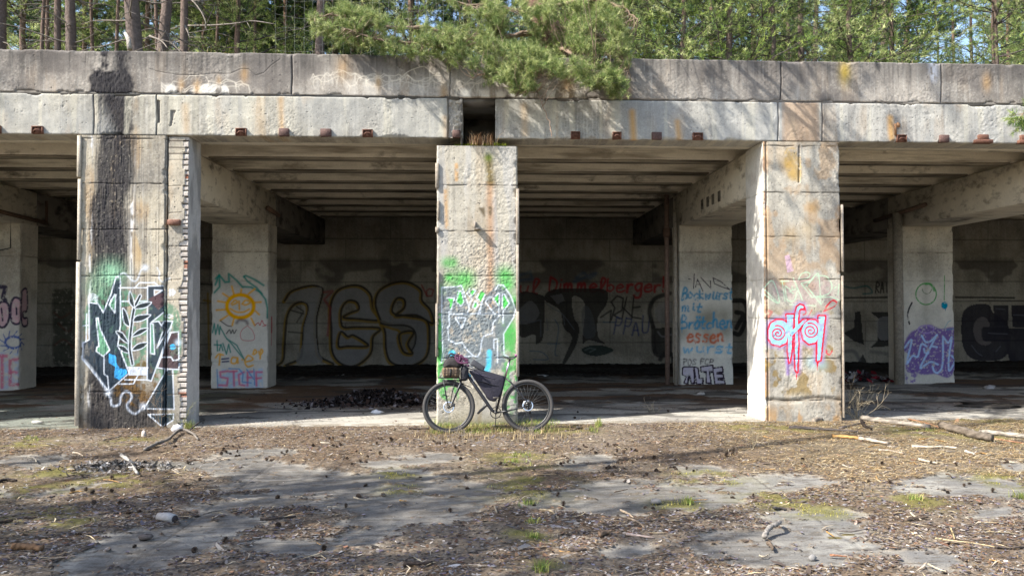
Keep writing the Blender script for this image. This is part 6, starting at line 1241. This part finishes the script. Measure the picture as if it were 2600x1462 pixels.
brL = [([(1385, 70, 1.2), (1290, 95, .7), (1200, 96, .4), (1090, 72, .2), (960, 68, .1), (860, 40, .1), (790, 40, .1)], .055), ([(1250, 97, .6), (1160, 120, .0), (1060, 110, -.2), (960, 100, -.3), (880, 75, -.3)], .03), ([(1400, 100, 1.1), (1330, 150, .0), (1260, 180, -.5), (1200, 200, -.6)], .03),
       ([(1400, 110, 1.1), (1440, 130, .1), (1500, 165, -.5), (1560, 200, -.8), (1580, 240, -.8)], .04), ([(1400, 90, 1.0), (1480, 80, .3), (1560, 120, -.2), (1600, 180, -.5)], .035), ([(1390, 120, 1.0), (1370, 170, -.1), (1340, 210, -.6), (1310, 245, -.8)], .028),
       ([(1380, 40, 1.2), (1280, 20, .5), (1180, 10, .1), (1120, -10, -.1)], .035), ([(1380, 20, 1.2), (1500, 0, .6), (1580, 20, .2), (1620, 50, .0)], .04), ([(1265, 120, .4), (1262, 60, .4), (1258, 0, .4)], .012), ([(1330, 150, -.2), (1370, 250, -.8), (1392, 300, -.85), (1400, 345, -.9)], .008)]
REG = [('785,40 830,15 890,5 930,40 960,80 990,120 900,128 850,120 820,95 795,70', -.3, .4, 130), ('880,20 960,30 1040,55 1100,60 1170,90 1160,140 1070,150 960,130 900,80', -.5, .5, 150), ('1100,80 1180,60 1300,80 1340,130 1300,180 1220,195 1130,160', -.8, .5, 150),
       ('1140,0 1240,0 1300,30 1260,50 1180,35', -.4, .6, 50), ('1300,0 1560,0 1600,40 1500,60 1440,40 1330,30', -.3, .9, 110), ('1440,50 1560,40 1610,110 1600,180 1500,160 1440,120', -.8, .6, 170), ('1290,110 1360,120 1400,150 1500,150 1590,190 1590,240 1540,235 1460,200 1400,190 1340,200 1300,180', -1.1, .1, 240),
       ('1290,180 1340,190 1360,240 1320,250 1290,220', -1.0, -.5, 45), ('1500,180 1590,190 1580,245 1550,248', -1.0, -.5, 40), ('1200,150 1290,160 1300,210 1230,200', -.9, -.3, 40), ('1240,60 1290,50 1300,130 1250,140', .1, .6, 45)]
# the part of the crown above the picture
brL += [([(1380, -60, 1.3), (1500, -130, .2), (1680, -180, -.9), (1850, -210, -1.6), (1990, -230, -2.0)], .05), ([(1370, -150, 1.3), (1550, -270, -.5), (1750, -340, -1.9)], .045), ([(1370, -250, 1.3), (1480, -330, .2), (1640, -430, -1.4)], .04), ([(1400, -40, 1.2), (1550, -60, .2), (1700, -80, -.5)], .035)]
REG += [('1450,-70 1700,-80 2020,-150 2040,-260 1800,-400 1500,-360', -2.2, -.6, 110), ('1400,-300 1650,-460 1700,-380 1480,-250', -1.5, -.2, 30), ('1320,-20 1420,-10 1440,110 1420,150 1340,130', .2, .9, 85)]
branchy('overhanging_pine', 'large reddish barked pine whose light green branches hang over the roof edge at the centre', brL, REG, 31, (trk, [.24, .22, .19, .16, .12, .07, .03]), NY, (float(trk[0][0]), float(trk[0][1]), RZ-.3))
# bare limbs reaching forward high above the picture
cz = MB(); ct = MB(); rr = np.random.default_rng(9)
# right edge sprig: tree rooted on the roof just outside the frame
branchy('edge_pine', 'pine sprig hanging into the picture at the right edge below the parapet', [([(2760, 60, .5), (2700, 150, -.6), (2640, 250, -1.2), (2590, 300, -1.4)], .03)], [('2555,290 2575,268 2640,255 2680,330 2620,340 2575,325', -1.5, -1.2, 30), ('2650,150 2780,100 2800,260 2680,260', -1.3, -.2, 40)], 33,
        ([px3(2760, 160, .6), px3(2765, 0, .8), px3(2770, -300, 1.2), px3(2775, -600, 1.4)], [.12, .11, .08, .04]), NG, tuple(map(float, px3(2760, 160, .6))))
# bare pale branches among the left trunks
for lb, L in (('pale bare branch arching over the left roof trunks', [(465, -20, 5), (500, 15, 4.8), (520, 50, 4.6), (523, 75, 4.5)]), ('long horizontal bare branch right of the reddish trunk', [(478, 66, 6), (540, 65, 5.8), (600, 60, 5.6), (640, 54, 5.4), (700, 62, 5.2)]), ('curved bare twig below the long horizontal branch', [(470, 66, 5), (478, 85, 4.8), (484, 105, 4.8)]), ('thin twig arching low over the left roof edge', [(380, 92, 3), (410, 105, 2.8), (425, 122, 2.6)])):
    P = smooth([px3(*p) for p in L], 6); o0 = P[0].copy(); mb = MB(); mb.rg = rr; mb.tube(P-o0, np.linspace(.022, .008, len(P)), 5, (.24, .21, .18), jit=.1)
    for k in range(4): i = rr.integers(3, len(P)-1); e = P[i]+rr.normal(0, .25, 3); mb.tube([P[i]-o0, e-o0], [.009, .004], 4, (.24, .21, .18))
    o = mb.build('dead_branch', M['bark']); o.location = o0; tag(o, lb, 'branch')
# dead trunk lying / stump
mb = MB(); P = np.array([px3(318, 85, 3.2), px3(326, 100, 3.1), px3(330, 126, 3.0)]); mb.tube(P-P[0], [.03, .04, .05], 7, (.42, .38, .33), jit=.1); o = mb.build('broken_stub', M['bark']); o.location = P[0]; tag(o, 'short pale broken stub left of the thickest trunk', 'stump')

# ------------------------------------------------------------------ wire fence on the roof
def fence(xa, xb, y, h, label, hs, vs_, rad=.0010):
    mb = MB(); r = np.random.default_rng(abs(int(xb*7))); z0 = ZT-.05
    for k in range(hs):
        z = z0+h*(k+1)/hs; xs = np.linspace(xa, xb, 14); mb.tube(np.c_[xs, y+r.normal(0, .05, 14), z+r.normal(0, .05, 14)-.12*np.sin((xs-xa)*1.1)**2], rad, 4, (.33, .34, .32), cap=False)
    for x in np.arange(xa, xb, vs_): mb.tube([(x, y, z0), (x+r.normal(0, .02), y+.02, z0+h/2), (x+r.normal(0, .03), y, z0+h)], rad, 4, (.33, .34, .32), cap=False)
    e = empty('wire_fence', (xa, y, z0)); tag(e, label, 'fence'); o = mb.build('wire_mesh', M['metal'], e); o.location = (-xa, -y, -z0); o.data.materials[0] = M['plastic']
    mb = MB()
    for x in (xb,): mb.tube([(x-xa, 0, 0), (x-xa, 0, h+.05)], .02, 6, (.25, .2, .15))
    mb.build('post', M['wood'], e)
fence(inv(700, 100, 'y', 1.6).x, inv(1400, 100, 'y', 1.6).x, 1.6, 1.9, 'sagging tall wire mesh fence behind the overhanging branches', 11, .16)
fence(inv(225, 110, 'y', 1.4).x, inv(330, 110, 'y', 1.4).x, 1.4, .35, 'low remnant of wire mesh on the left roof edge', 3, .12)

# ------------------------------------------------------------------ pines beside the yard, left of and behind the camera: they shade it
def by_shadow(X, Y, Z, h):   # trunk foot of a tree whose crown at height h shades the point
    t = (h-Z)/SUN.z; return X+SUN.x*t, Y+SUN.y*t
shade = [pine(301, 12, .16, 6.0, 1.8, NG, 7, .14, .028, dens=.6), pine(302, 13, .15, 7.5, 1.6, NG, 7, .14, .028, dens=.55), pine(303, 25, .13, 16.5, 2.6, NG, 10, .2, .06, dens=.16, low=2)]
# (shaded point, height of the crown part that shades it, kind, scale)
SH = [(-3.2, -4.0, 0, 9, 0, 1.0), (-.9, -4.4, 0, 9.5, 1, 1.0), (.9, -4.9, 0, 10, 0, .9), (-.8, -6.0, 0, 9.5, 1, 1.0), (-5.0, -2.2, 0, 9.5, 1, .8), (-2.0, -5.2, 0, 8.5, 0, .9), (.3, -6.6, 0, 9.5, 1, .9), (2.6, -2.4, 0, 22, 2, .9),
      (7.0, 0, 5.0, 21, 2, 1.0), (-8.0, 0, 4.9, 20, 2, .9)]
for k, (X, Y, Z, h, v, s_) in enumerate(SH):
    x, y = by_shadow(X, Y, Z, h); plant(shade[v], x, y, -.02, k*1.1, s_, 'tall pine standing beside the yard outside the picture', grp='pines beside the yard')
